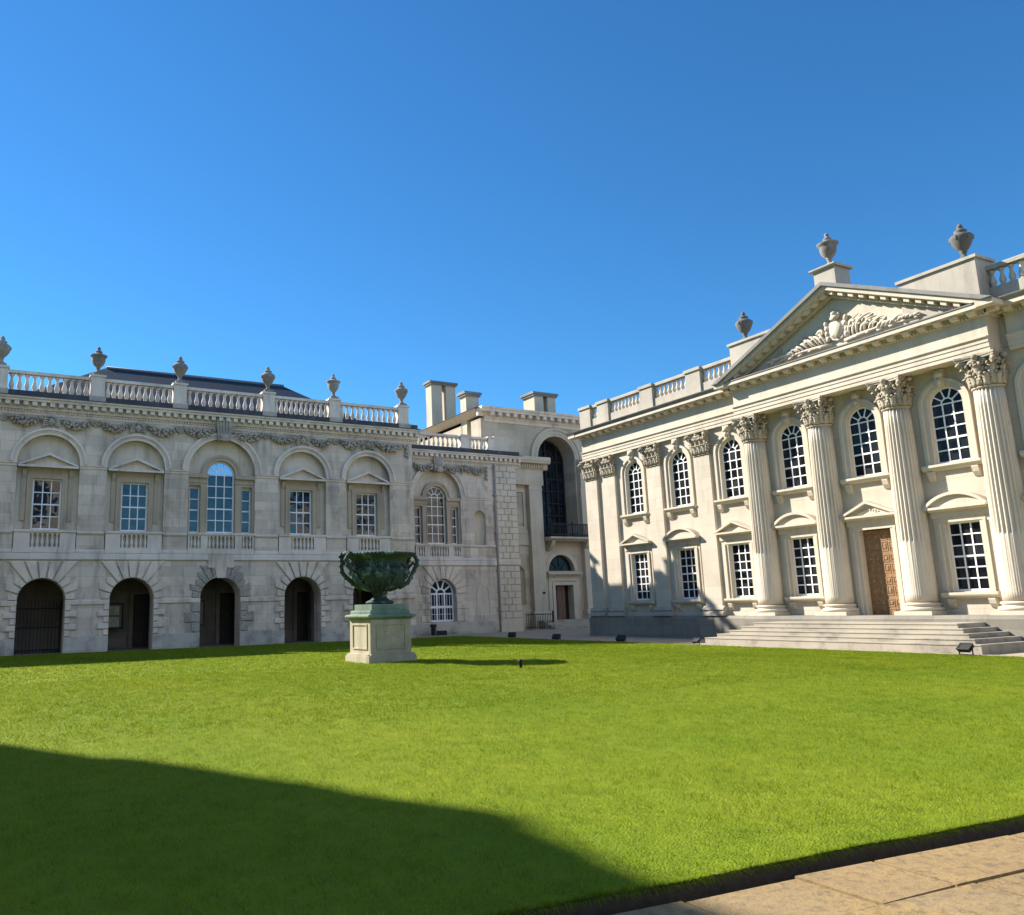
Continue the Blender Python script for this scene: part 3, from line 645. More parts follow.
# quoined end pier
m = MB(); m.box(28.4, X2, Y2-.02, Y2+1.7, -.35, 10.6); m.build('pier_wall', ST_Q, A)
m = MB()
for z0, z1, rows in ((.70, 4.0, 8), (4.40, 10.4, 15)):
    h = (z1-z0)/rows
    for r in range(rows):
        xs = (28.42, 29.02, 29.55, X2+.06) if r % 2 else (28.42, 28.75, 29.3, X2+.06)
        for a, b_ in zip(xs[:-1], xs[1:]): block(m, a+.012, b_-.012, Y2-.09, Y2, z0+r*h+.012, z0+(r+1)*h-.012, .025)
m.box(28.40, X2+.10, Y2-.12, Y2+1.2, -.3, .69); m.prism([(Y2, 4.0), (Y2-.16, 4.02), (Y2-.16, 4.22), (Y2-.12, 4.39), (Y2, 4.39)], 28.38, X2+.1, 'x')
m.build('quoin', ST_Q, A)
# main cornice, dentils and modillions
def cornice(x0, x1, y, z, mat_main, mat_top, ret=0):
    m = MB()
    m.prism([(y+.05, z-.72), (y-.03, z-.72), (y-.05, z-.64), (y-.05, z-.52), (y-.16, z-.50), (y-.16, z-.42), (y-.20, z-.38), (y+.05, z-.38)], x0, x1, 'x')
    m.prism([(y+.05, z-.385), (y-.18, z-.385), (y-.18, z-.19), (y-.42, z-.18), (y-.44, z-.10), (y-.50, z-.06), (y-.52, z), (y+.05, z)], x0, x1, 'x')
    n = int((x1-x0)/.36)
    for i in range(n): xx = x0 + (i+.5)*(x1-x0)/n; m.box(xx-.10, xx+.10, y-.39, y-.15, z-.365, z-.182)
    n = int((x1-x0)/.13)
    for i in range(n): xx = x0 + (i+.5)*(x1-x0)/n; m.box(xx-.04, xx+.04, y-.12, y-.04, z-.60, z-.515)
    m.build('cornice', mat_main, A)
    MB().prism([(y+.5, z+.002), (y-.50, z+.002), (y-.50, z+.06), (y-.12, z+.10), (y-.12, z+.36), (y+.5, z+.36)], x0-.0, x1+.0, 'x').build('blocking_course', mat_top, A)
cornice(X0-.35, X1+.35, 0, 11.14, ST_AB, ST_AD); cornice(X1+.3, X2+.4, Y2, 11.0, ST_AB, ST_AD); cornice(-36, X0-.352, 0, 11.14, ST_AB, ST_AD)
# garlands
SW = [festoon_mb(1.25, .26, .125, 11).mesh('garland', ST_AC), festoon_mb(1.25, .26, .125, 12).mesh('garland', ST_AC)]
MK = [mask_mb(5).mesh('carved_mask', ST_AC), mask_mb(8).mesh('carved_mask', ST_AC)]; RS = rosette_mb().mesh('rosette', ST_AC)
def lk(name, me_, loc, parent=A, s=(1,1,1)):
    o = bpy.data.objects.new(name, me_); col.objects.link(o); o.parent = parent; o.location = loc; o.scale = s; return o
piers = [.05, 3.87, 7.72, 12.0, 15.78, 19.95]
for i, c in enumerate(BAYS):
    l, r_ = piers[i], piers[i+1]
    if c != CB: lk('carved_mask', MK[i % 2], (c, 0, 10.14))
    hw = .34 if c != CB else .36
    for a, b_, k in ((l+.14, c-hw, 0), (c+hw, r_-.14, 1)): lk('garland', festoon_mb(1.25, random.uniform(.22,.30), .125, 20+2*i+k).mesh('garland', ST_AC), ((a+b_)/2, 0, 10.32), A, ((b_-a)/1.25, 1, 1))
for x in piers[:-1]: lk('rosette', RS, (x, 0, 10.22))
def tassel(x, y, z, L=.75):
    m = MB()
    for k in range(7): m.blob((.05*(-1)**k, -.08, -L*k/7), (.10-.006*k, .09, .09), k)
    m.build('garland_drop', ST_AC, A, (x, y, z))
tassel(19.95, 0, 10.3)
for a, b_, k in ((22.5, C2-.4, 0), (C2+.4, 25.9, 1), (26.5, 27.6, 0)): lk('garland', SW[k], ((a+b_)/2, Y2, 10.15), A, ((b_-a)/1.25, 1, 1))
lk('carved_mask', MK[0], (26.2, Y2, 10.0), A, (.85, 1, .9)); tassel(27.75, Y2, 10.2, .9)
m = MB()
m.prism([(-.30, 9.80), (.30, 9.80), (.42, 10.92), (-.42, 10.92)], -.30, .05, 'y')
for k in range(4): m.prism([(-.24+.14*k, 10.2), (-.17+.14*k, 10.2), (-.16+.155*k, 10.85), (-.26+.155*k, 10.85)], -.34, -.28, 'y')
m.blob((0, -.34, 9.95), (.26, .12, .16), 4, 10, 6); m.tube([(-.28,-.34,9.86),(0,-.40,9.80),(.28,-.34,9.86)], .06, 6)
ks = m.mesh('keystone', ST_AC)
lk('keystone', ks, (CB, 0, 0)); lk('keystone', ks, (C2, Y2, .0), A, (.85, 1, .99))
# balustrades and pedestals on the parapet
BAL_A = baluster_mb(.78, .125).mesh('baluster', ST_AB)
PX = [-.2, 3.88, 7.66, 12.12, 15.75, 19.83]
def pedestal(x, y, z0, z1, hw, mat=ST_AB, parent=A, hd=.22):
    m = MB(); m.box(x-hw, x+hw, y-hd, y+hd, z0, z1-.10); m.box(x-hw-.05, x+hw+.05, y-hd-.05, y+hd+.05, z1-.10, z1); m.box(x-hw-.03, x+hw+.03, y-hd-.03, y+hd+.03, z0, z0+.10)
    return m.build('pedestal', mat, parent)
for x in PX:
    pedestal(x, .18, 11.502, 12.58, .31)
    MB().box(x-.36, x+.36, -.20, .45, 11.20, 11.505).build('pedestal_base', ST_AC, A)
for a, b_ in zip(PX[:-1], PX[1:]): balustrade(A, a+.32, b_-.32, .18, 11.502, 12.45, ST_AB, 11, .15, .26, BAL_A)
BAL_A2 = baluster_mb(.64, .115).mesh('baluster', ST_AB)
for x0, x1, n in ((20.6, 25.95, 16), (26.6, 28.0, 5)): balustrade(A, x0, x1, Y2+.18, 11.365, 12.2, ST_AB, n, .15, .26, BAL_A2)
for x, hw in ((26.28, .3), (28.25, .22)): pedestal(x, Y2+.18, 11.363, 12.26, hw)
MB().box(-36, X0-.5, .05, .35, 11.502, 12.45).build('parapet_wall', ST_AB, A)
MB().box(28.5, 29.6, Y2, Y2+.5, 11.363, 12.34).build('parapet_wall', ST_Q, A)
# side return of the balustrade at the corner of the main block
# slate roof
m = MB(); e0, e1, yb, yr, zr = .6, 19.2, 2.6, 8.2, 15.35
m.add([(e0,yb,11.9),(e1,yb,11.9),(e1,14,11.9),(e0,14,11.9),(5.1,yr,zr),(15.6,yr,zr)], [(0,1,5,4),(1,2,5),(2,3,4,5),(3,0,4)])
m.box(e0, e1, yb, 14, 11.3, 11.9)
rf = m.build('roof', SLATE, A)
MB().tube([(5.1,yr,zr+.02),(15.6,yr,zr+.02)], .09, 6).build('ridge_capping', LEAD, rf)
# rain pipe
m = MB(); m.tube([(28.32, Y2-.10, 10.9), (28.32, Y2-.10, -.2)], .05, 8)
for z in (1.2, 3.6, 6.0, 8.4): m.box(28.22, 28.42, Y2-.17, Y2, z, z+.08)
m.build('rain_pipe', PIPE, A)
# arcade furniture
g_ = tag(empty('iron_gate', (2.0, 41.35, -.1)), 'dark iron gate standing inside the leftmost ground arch', 'gate')
m = MB()
for k in range(13): x = -.9+.15*k; m.box(x-.012, x+.012, -.012, .012, 0, 2.15 + .25*cos(x*1.4))
m.build('bars', IRON, g_); m = MB()
for z in (.1, 1.1, 1.95): m.box(-.95, .95, -.02, .02, z, z+.05)
m.box(-.97, -.92, -.03, .03, 0, 2.3); m.box(.92, .97, -.03, .03, 0, 2.3); m.build('gate_frame', IRON, g_)
nb = tag(empty('notice_board', (5.22, 41.9, 1.45)), 'framed notice board inside the second ground arch from the left', 'notice board')
m = MB()
for a, b_, c_, d_ in ((-.55,.55,-.62,-.55),(-.55,.55,.55,.62),(-.55,-.48,-.55,.55),(.48,.55,-.55,.55)): m.box(a, b_, -.05, .02, c_, d_)
m.build('frame', IRON, nb); m = MB().box(-.49, .49, -.015, .01, -.56, .56); m.build('backing', OAKD, nb)
MB().box(-.36, .36, -.03, -.018, .05, .48).build('poster', BOARD, nb); MB().box(-.38, .36, -.03, -.018, -.50, -.04).build('poster', BOARD, nb)
nb2 = tag(empty('notice_board', (9.05, 41.0, 1.5)), 'dark narrow notice board inside the rough-carved centre arch, on its left side', 'notice board')
m = MB()
for a, b_, c_, d_ in ((-.40,.40,-.62,-.55),(-.40,.40,.55,.62),(-.40,-.34,-.55,.55),(.34,.40,-.55,.55)): m.box(a, b_, -.05, .02, c_, d_)
m.build('frame', IRON, nb2); MB().box(-.345, .345, -.015, .01, -.555, .555).build('backing', OAKD, nb2)

# ================================================================== tall building with the giant arch (between the two)
Cb = tag(empty('arched_building', (0, 47, 0)), 'tall cream stone building with a giant recessed arch and iron balcony, between the two ranges', 'building')
CX, CR, CS = 36.1, 1.66, 11.9
def ap(c, hw, z0, zs): return archpoly(c, hw, z0, zs, 28)
MB().plate(rect(29.75, 41.5, -.4, 14.45), [ap(CX, CR, 6.02, CS), rect(35.34, 36.90, .42, 2.80), ap(36.02, 1.13, 3.80, 3.81), archpoly(32.45, .42, 1.5, 3.7, 12)], 0, 1.3).build('front_wall', ST_C, Cb)
m = MB(); m.box(29.75, 41.5, 2.6, 26, -.4, 14.4); m.build('core_wall', ST_C, Cb)
# giant arch
m = MB(); m.ring(CX, CS, CR+.003, CR+.60, -.10, .05, 0, pi, 32); m.ring(CX, CS, CR+.42, CR+.62, -.17, 0, 0, pi, 32); m.ring(CX, CS, CR+.16, CR+.22, -.13, 0, 0, pi, 32); m.build('archivolt', ST_CP, Cb)
m = MB(); m.prism(ap(CX, CR+.3, 5.9, CS), 1.45, 1.55, 'y'); p = m.build('pane', GLASS_C, Cb)
m = MB()
for x in (-1.0, 0, 1.0): m.box(CX+x-.06, CX+x+.06, 1.32, 1.449, 6.1, CS+(1.3 if abs(x) > .5 else 1.6))
for z in (7.0, 7.9, 8.8, 9.7, 10.6, 11.9): m.box(CX-CR, CX+CR, 1.35, 1.447, z-.05, z+.05)
for x in (-.5, .5): m.box(CX+x-.03, CX+x+.03, 1.38, 1.448, 6.1, CS)
m.ring(CX, CS, CR-.14, CR+.05, 1.3, 1.449, 0, pi, 28); m.box(CX-CR, CX-CR+.14, 1.3, 1.449, 6.1, CS); m.box(CX+CR-.14, CX+CR, 1.3, 1.449, 6.1, CS)
m.ring(CX, CS, .75, .85, 1.36, 1.448, 0, pi, 20)
p.name = 'arch_window_pane'; m.build('arch_window_frame', IRON, Cb)
# giant pilasters with their entablature blocks
for x0, x1, l in ((33.28, 34.36, 31.6), (37.86, 38.94, 37.86)):
    m = MB(); m.box(x0, x1, -.42, .02, 1.05, 9.8); m.box(x0-.03, x1+.03, -.45, .02, 9.45, 9.55); m.build('pilaster', ST_CP, Cb)
    m = MB(); m.prism([(-.42,.45),(-.62,.45),(-.62,.72),(-.60,.80),(-.55,.88),(-.55,.94),(-.46,1.04),(.02,1.04),(.02,.45)], x0-.14, x1+.14, 'x'); m.box(x0-.25, x1+.25, -.75, .02, -.4, .449); m.build('pilaster_base', ST_CP, Cb)
    m = MB(); e = x1+.14 if l < 37 else x1+1.4
    m.prism([(.02, 9.8), (-.44, 9.8), (-.50, 10.1), (-.46, 10.12), (-.46, 10.9), (.02, 10.9)], l, e, 'x')
    m.prism([(.02, 10.9), (-.50, 10.9), (-.58, 11.0), (-.58, 11.26), (-.92, 11.3), (-.95, 11.42), (-1.0, 11.5), (-1.0, 11.74), (.02, 11.74)], l, e+.35, 'x')
    k = l
    while k < e: m.box(k, k+.12, -.66, -.50, 10.98, 11.24); k += .2
    m.build('entablature', ST_CP, Cb)
m = MB(); m.box(31.75, 33.26, -.12, .02, 5.6, 6.4); m.plate(rect(31.9, 33.1, 6.6, 9.6), [rect(32.1, 32.95, 6.9, 9.3)], -.10, .02); m.box(31.7, 33.2, -.16, .02, 6.4, 6.6); m.build('blind_panel', ST_CP, Cb)
niche(32.45, .02, .42, 1.5, 3.7, Cb, ST_CP)
MB().box(32.0, 33.27, -.09, .02, -.4, 1.2).build('plinth', ST_CP, Cb)
# top cornice and roof
def ccor(x0, x1):
    m = MB(); z = 15.15
    m.prism([(.05,z-.95),(-.06,z-.95),(-.08,z-.72),(-.16,z-.70),(-.16,z-.6),(-.22,z-.58),(.05,z-.58)], x0, x1, 'x')
    m.prism([(.05,z-.585),(-.2,z-.585),(-.2,z-.33),(-.62,z-.32),(-.64,z-.2),(-.72,z-.12),(-.74,z),(.05,z)], x0-.55, x1, 'x')
    n = int((x1-x0)/.62)
    for i in range(n): xx = x0+.1+(i+.5)*(x1-x0)/n; m.box(xx-.15, xx+.15, -.58, -.18, z-.565, z-.322)
    return m.build('cornice', ST_AB, Cb)
ccor(30.0, 41.5)
m = MB(); z = 15.15      # cornice of the left flank, running back
m.prism([(29.8, z-.5), (29.5, z-.30), (29.32, z-.1), (29.28, z-.003), (29.8, z-.003)], .06, 26, 'y'); m.build('side_cornice', ST_CP, Cb)
m = MB(); m.add([(29.2,-.4,15.1),(42,-.4,15.1),(42,25,15.1),(29.2,25,15.1),(33.2,5.5,16.7),(42,5.5,16.7),(42,19,16.7),(33.2,19,16.7)], [(0,1,5,4),(4,5,6,7),(0,4,7,3),(3,7,6,2),(1,2,6,5),(0,3,2,1)]); m.build('roof', COPPER, Cb)
# chimneys
def chimney(x0, x1, y0, y1, z0, z1, slot, mat=ST_CP):
    m = MB()
    if slot:
        xm = x0 + (x1-x0)*.52; g2 = .2
        m.box(x0, xm-g2, y0, y1, z0, z1-.35); m.box(xm+g2, x1, y0, y1, z0, z1-.35)
        m.box(xm-g2, xm+g2, y0+.1, y1, z0, z0+(z1-z0)*.25)
    else: m.box(x0, x1, y0, y1, z0, z1-.35)
    o = m.build('chimney', mat, Cb)
    c = MB(); c.box(x0-.12, x1+.12, y0-.12, y1+.12, z1-.349, z1-.2); c.prism([(y0-.2, z1-.199), (y0-.2, z1-.12), (y0-.05, z1), (y1+.05, z1), (y1+.2, z1-.12), (y1+.2, z1-.199)], x0-.2, x1+.2, 'x'); c.build('chimney_cap', ST_BG, o); return o
chimney(33.06, 35.47, 13, 14.0, 13, 20.95, True)
chimney(29.78, 30.85, 1.9, 2.7, 12.2, 16.85, False); chimney(38.1, 40.2, 5, 6.5, 15.3, 18.45, True)
# balcony
bl = MB(); bl.prism([(.3,5.86),(-.7,5.86),(-.95,6.0),(-1.05,6.02),(-1.05,6.14),(.3,6.14)], 34.45, 38.5, 'x')
for x in (34.9, 38.0): scallop_bracket(bl, x, .3, -.8, 0, 5.2, 5.86)
bl.build('balcony', ST_CP, Cb)
m = MB(); y = -.92
for z in (6.25, 7.0): m.box(34.65, 38.3, y-.035, y+.035, z, z+.08)
x = 34.67
while x < 38.3: m.box(x-.02, x+.02, y-.02, y+.02, 6.14, 7.0); x += .15
for x in (34.66, 36.48, 38.29):
    m.box(x-.035, x+.035, y-.035, y+.035, 6.14, 7.12); m.blob((x, y, 7.16), .06, 3)
for x in (34.66, 38.29):
    for z in (6.25, 7.0): m.box(x-.02, x+.02, y, .3, z, z+.05)
    yy = y
    while yy < .2: m.box(x-.011, x+.011, yy-.011, yy+.011, 6.14, 7.0); yy += .14
for s, x in ((-1, 34.5), (1, 38.46)): m.tube([(x, y, 6.3), (x+s*.25, y, 6.35), (x+s*.3, y, 6.55), (x+s*.12, y, 6.6)], .025, 5)
m.build('balcony_railing', IRON, Cb)
# lunette and door
MB().prism(ap(36.02, 1.16, 3.79, 3.81), .35, .4, 'y').build('lunette_pane', GLASS_C, Cb)
m = MB()
for a in (pi/4, pi/2, 3*pi/4): m.tube([(36.02+.3*cos(a), .33, 3.81+.3*sin(a)), (36.02+1.13*cos(a), .33, 3.81+1.13*sin(a))], .03, 4)
m.ring(36.02, 3.81, .28, .34, .3, .349, 0, pi, 12); m.build('lunette_frame', IRON, Cb)
m = MB(); m.ring(36.02, 3.81, 1.135, 1.42, -.05, .03, 0, pi, 28); m.build('lunette_surround', ST_CP, Cb)
m = MB()
for s in (-1, 1):
    c = 36.12; m.box(*sorted((c+s*.785, c+s*1.02)), -.10, .03, .42, 3.03); m.box(*sorted((c+s*1.05, c+s*1.32)), -.06, .03, .42, 3.1)
m.box(35.33, 36.91, -.10, .03, 2.81, 3.03); m.box(34.8, 37.44, -.08, .03, 3.1, 3.38); m.prism([(.03,3.38),(-.12,3.38),(-.14,3.5),(-.36,3.54),(-.40,3.70),(.03,3.70)], 34.62, 37.6, 'x')
k = 34.7
while k < 37.5: m.box(k, k+.09, -.22, -.1, 3.39, 3.5); k += .17
m.build('door_surround', ST_CP, Cb)
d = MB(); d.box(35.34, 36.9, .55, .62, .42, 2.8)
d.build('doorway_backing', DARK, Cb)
d = MB(); d.box(35.80, 36.52, .42, .50, .44, 2.79)
for j in range(3):
    for i in range(2): block(d, 35.86+i*.33, 36.13+i*.33, .395, .42, .55+j*.75, 1.2+j*.75, .02)
d.build('door', OAKD, Cb)
MB().box(34.08-.1, 34.30-.1, -.44, -.419, 2.2, 2.36).build('plaque', IRON, Cb)
stp = tag(empty('stone_steps', (36.2, 46.0, -.13)), 'low broad stone steps below the oak door of the building with the giant arch', 'steps')
m = MB()
for k in range(4): m.box(-2.9, 3.6, -1.5+.38*k, 1.02, .14*k if k else -.1, .14*(k+1)-.003 if k < 3 else .552)
m.xf(Matrix.Identity(4)); m.build('treads', ST_ST, stp)
rl = tag(empty('iron_railing', (33.0, 45.6, -.13)), 'low black iron railing beside the quoined corner pier', 'railing')
m = MB(); m.box(-1.2, 1.0, -.02, .02, .95, 1.0); m.box(-1.2, 1.0, -.02, .02, .12, .16); m.build('rail', IRON, rl)
m = MB()
for k in range(16): m.box(-1.15+.14*k-.011, -1.15+.14*k+.011, -.011, .011, 0, 1.08)
m.build('bars', IRON, rl)
m = MB(); m.box(.97, 1.05, -.04, .04, 0, 1.2); m.build('post', IRON, rl)

# ================================================================== columned white building (right)
B = tag(empty('columned_building', (27.5, 33.5, 0), -pi/2), 'sunlit pale stone hall with fluted columns, carved pediment and tall sash windows', 'building')
UC = 15.42; UL = 2*UC; WY = .14           # wall plane behind the pilasters
ub = [UC + 2.962*k for k in range(-4, 5)]
holes = []
for k, u in enumerate(ub):
    holes.append(archpoly(u, .56, 5.72, 7.70, 16))
    holes.append(rect(u-.60, u+.60, .60, 3.85) if k == 4 else rect(u-.54, u+.54, 1.58, 3.80))
MB().plate(rect(-.02, UL+.02, .0, 9.0), holes, WY, WY+.75).build('front_wall', ST_B, B)
m = MB(); m.box(0, UL, .98, 14, 0, 10.9); m.box(0, UL, WY, .98, 9.01, 10.9); m.box(.0, .35, .95, 1.0, 0, 9); m.build('core_wall', ST_B, B)
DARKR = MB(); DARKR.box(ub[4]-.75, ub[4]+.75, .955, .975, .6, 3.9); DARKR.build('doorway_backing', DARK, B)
# plinth
PU0, PU1 = UC-5.15, UC+5.15
m = MB()
for a, b_, y in ((-.12, PU0, -.10), (PU0, PU1, -.80), (PU1, UL+.12, -.10)):
    m.prism([(y-.0, .78), (y-.05, .74), (y-.05, -.2), (WY+.02, -.2), (WY+.02, .85), (y+.05, .85)], a, b_, 'x')
m.build('plinth', ST_PL, B)
# pilasters with bases and capitals
def leaf(m, ang, r0, z0, h, wd, curl, flat=False, y0=0, x0=0):
    pts, ws, ns = [], [], []
    for i in range(6):
        u = i/5; z = z0 + h*min(1, u*1.22) - (h*.16*max(0, u-.8)/.2 if u > .8 else 0); out = .03 + curl*(u**2.6)
        wdt = wd*(1.0 - .25*abs(u-.45)*2 - (.55*max(0, u-.8)/.2))
        if flat: P = (x0, y0-out, z); S = (wdt, 0, 0); Nn = (0, -1, 0)
        else: P = ((r0+out)*cos(ang), (r0+out)*sin(ang), z); S = (-sin(ang)*wdt, cos(ang)*wdt, 0); Nn = (cos(ang), sin(ang), 0)
        pts.append(P); ws.append(S); ns.append(Nn)
    m.strip(pts, ws, ns, .045)
    # lobes along the edges
    for i in (1, 2, 3, 4):
        for s in (-1, 1):
            p = Vector(pts[i]) + Vector(ws[i])*s; m.blob(p, (.055, .055, .06), i*3+s, 5, 3)
def volute(m, c, d, r):
    pts = []
    for i in range(15):
        a = i*.55; q = r*(1 - i/17)
        pts.append((c[0] + d[0]*q*cos(a), c[1] + d[1]*q*cos(a), c[2] + q*sin(a)))
    m.tube(pts, [.075*(1-i/30) for i in range(15)], 5)
def abacus(m, hw, z0, z1, dip):
    poly = []
    for k in range(4):
        a = k*pi/2; R = Matrix.Rotation(a, 2)
        for t_ in (-.93, -.6, -.2, .2, .6, .93):
            q = R @ Vector((hw*t_, -hw + dip*(1-t_*t_))); poly.append((q.x, q.y))
    m.prism(poly, z0, (z0+z1)/2, 'z'); m.prism([(x*1.05, y*1.05) for x, y in poly], (z0+z1)/2+.001, z1, 'z')
def cap_round(h, r):
    m = MB(); m.lathe([(r*.98, 0), (r*1.08, .02), (r*1.08, .06), (r*.96, .08), (r*.96, h*.6), (r*1.12, h*.84), (r*1.2, h*.88)], 24)
    for k in range(8): leaf(m, 2*pi*k/8+pi/8, r*.95, .08, h*.36, .15, .16)
    for k in range(8): leaf(m, 2*pi*k/8, r*.95, .10, h*.62, .15, .22)
    for k in range(4):
        a = pi/4 + k*pi/2; d = (cos(a), sin(a)); volute(m, (d[0]*r*1.45, d[1]*r*1.45, h*.74), d, .15)
        m.tube([(d[0]*r*.95, d[1]*r*.95, h*.45), (d[0]*r*1.15, d[1]*r*1.15, h*.68), (d[0]*r*1.45, d[1]*r*1.45, h*.86)], .06, 5)
        e = k*pi/2; m.blob((cos(e)*r*1.32, sin(e)*r*1.32, h*.92), (.11, .11, .10), k)
        for s in (-1, 1): volute(m, (cos(e+s*.28)*r*1.15, sin(e+s*.28)*r*1.15, h*.74), (-sin(e)*s, cos(e)*s), .09)
    abacus(m, r*1.42, h*.88, h, .13); return m
def cap_flat(h, hw):
    m = MB(); m.box(-hw, hw, 0, .22, 0, h*.88); m.box(-hw-.04, hw+.04, -.04, .22, .02, .07)
    for x in (-hw*.66, 0, hw*.66): leaf(m, 0, 0, .08, h*.36, .15, .15, True, 0, x)
    for x in (-hw, -hw*.33, hw*.33, hw): leaf(m, 0, 0, .10, h*.62, .14, .20, True, 0, x)
    for s in (-1, 1):
        volute(m, (s*hw*1.12, -.20, h*.75), (s*.75, -.65), .15); m.tube([(s*hw*.6, -.04, h*.45), (s*hw*.9, -.10, h*.7), (s*hw*1.15, -.2, h*.87)], .06, 5)
        volute(m, (s*hw*.28, -.14, h*.75), (-s, 0), .09)
        leaf(m, pi if s < 0 else 0, hw-.02, .08, h*.4, .09, .15)
    m.blob((0, -.16, h*.92), (.12, .09, .1), 1); m.box(-hw*1.2, hw*1.2, -.20, .22, h*.88, h*.94); m.box(-hw*1.27, hw*1.27, -.26, .22, h*.941, h); return m
CAPF = cap_flat(1.07, .39).mesh('capital', ST_BC)
PIL = [.50, 1.88, 5.03, 8.0, UL-8.0, UL-5.03, UL-1.88, UL-.50]
pm_ = MB(); pm_.prism([(0, 1.26), (0, 7.76), (WY+.02, 7.76), (WY+.02, 1.26)], -.45, .45, 'x')
pm_ = pm_.mesh('pilaster', ST_B)
pb = MB(); pb.prism([(-.0,1.26),(-.05,1.22),(-.05,1.19),(-.11,1.16),(-.12,1.10),(-.07,1.06),(-.07,1.03),(-.16,.99),(-.17,.93),(-.17,.852),(WY+.01,.852),(WY+.01,1.26)], -.57, .57, 'x'); pb = pb.mesh('pilaster_base', ST_BD)
for u in PIL:
    lk('pilaster', pm_, (u, 0, 0), B); lk('pilaster_base', pb, (u, 0, 0), B); lk('capital', CAPF, (u, 0, 7.765), B)
# engaged columns
def col_wave(a, z):
    t_ = (a*24/(2*pi)) % 1.0
    if t_ < .16: return 1.0
    q = (t_-.16)/.84; d_ = sin(pi*q)
    return 1 - .10*d_
m = MB(); H0, H1 = 1.28, 7.77; n = 168; lv = [0,.04,.08,.3,.312] + [.3125+.6875*i/8 for i in range(1, 9)]
def shaft_r(u): return .485*(1 - .16*u**1.8)
def lower(a): 
    t_ = (a*24/(2*pi)) % 1.0
    return 1 - (.022*abs(sin(2*pi*t_*1.0)))
prof = [(shaft_r(u), H0 + (H1-H0)*u) for u in lv]
cutz = H0 + (H1-H0)*.311
m.lathe(prof, n, wave=lambda a, z: (lower(a) if z < cutz else col_wave(a, z)))
COLM = m.mesh('column', ST_BP)
m = MB(); prof = [(.70,.985),(.735,1.0),(.75,1.045),(.735,1.085),(.70,1.10),(.63,1.105),(.60,1.14),(.63,1.17),(.65,1.175),(.665,1.205),(.65,1.235),(.61,1.245),(.56,1.25),(.53,1.285)]
m.lathe([(r*.84, z) for r, z in prof], 40); m.box(-.62, .62, -.62, .60, .852, .984); CBASE = m.mesh('column_base', ST_BP)
CAPR = cap_round(1.07, .42).mesh('capital', ST_BC)
COLU = [UC-4.443, UC-1.481, UC+1.481, UC+4.443]
for u in COLU:
    c = lk('column', COLM, (u, -.09, 0), B); lk('base', CBASE, (0, 0, 0), c); lk('capital', CAPR, (0, 0, 7.77), c)
# entablatures
def entab(name, u0, u1, y, back, cyma, modil=True):
    m = MB(); z = 8.85
    m.prism([(back, z), (y, z), (y, z+.13), (y-.025, z+.135), (y-.025, z+.28), (y-.05, z+.285), (y-.05, z+.40), (y-.11, z+.44), (y-.11, z+.475), (y+.01, z+.476), (y+.01, 9.98), (back, 9.98)], u0, u1, 'x')
    top = [(y-.42, 10.16), (y-.42, 10.285)]
    m.prism([(back, 9.98), (y-.06, 9.98), (y-.06, 10.05), (y-.10, 10.06), (y-.10, 10.155), (y-.38, 10.16)] + top + [(back, top[-1][1])], u0-(.0), u1+(.0), 'x')
    k = u0+.04
    while k < u1-.05: m.box(k, k+.06, y-.13, y-.04, 9.985, 10.052); k += .11
    nn = max(1, int((u1-u0)/.50))
    for i in range(nn):
        x = u0+(i+.5)*(u1-u0)/nn; m.prism([(y-.36, 10.157), (y-.36, 10.09), (y-.28, 10.02), (y-.18, 10.0), (y-.08, 10.0), (y-.08, 10.157)], x-.11, x+.11, 'x')
    o = m.build(name, ST_BP, B)
    c = MB().prism([(back, 10.286), (y-.43, 10.286)] + ([(y-.45, 10.31), (y-.47, 10.36), (y-.53, 10.40), (y-.54, 10.43), (back, 10.43)] if cyma else [(y-.45, 10.30), (y-.45, 10.335), (back, 10.335)]), u0, u1, 'x'); c.build('crown_moulding', ST_BG, o)
    return o
EU0, EU1 = UC-4.443-.46, UC+4.443+.46; PY = -.58
entab('entablature', -.02, EU0-.25, -.02, WY+.01, True); entab('entablature', EU1+.25, UL+.02, -.02, WY+.01, True)
entab('entablature', EU0, EU1, PY, WY+.01, False)
for s, e in ((-1, EU0), (1, EU1)):
    m = MB(); m.box(*sorted((e+s*.002, e+s*.50)), PY-.49, .08, 10.161, 10.33)
    k = PY-.1
    while k < -.2: m.box(*sorted((e+s*.04, e+s*.38)), k, k+.2, 10.04, 10.158); k += .46
    m.box(*sorted((e+s*.002, e+s*.10)), PY-.10, .08, 9.98, 10.15)
    m.build('cornice_return', ST_BP, B)
for s in (-1, 1): MB().prism([(.01, 10.16), (-.46, 10.16), (-.46, 10.28), (-.58, 10.43), (.01, 10.43)], *( (-.58, -.03) if s < 0 else (UL+.03, UL+.58)), 'x').build('cornice_return', ST_BP, B)
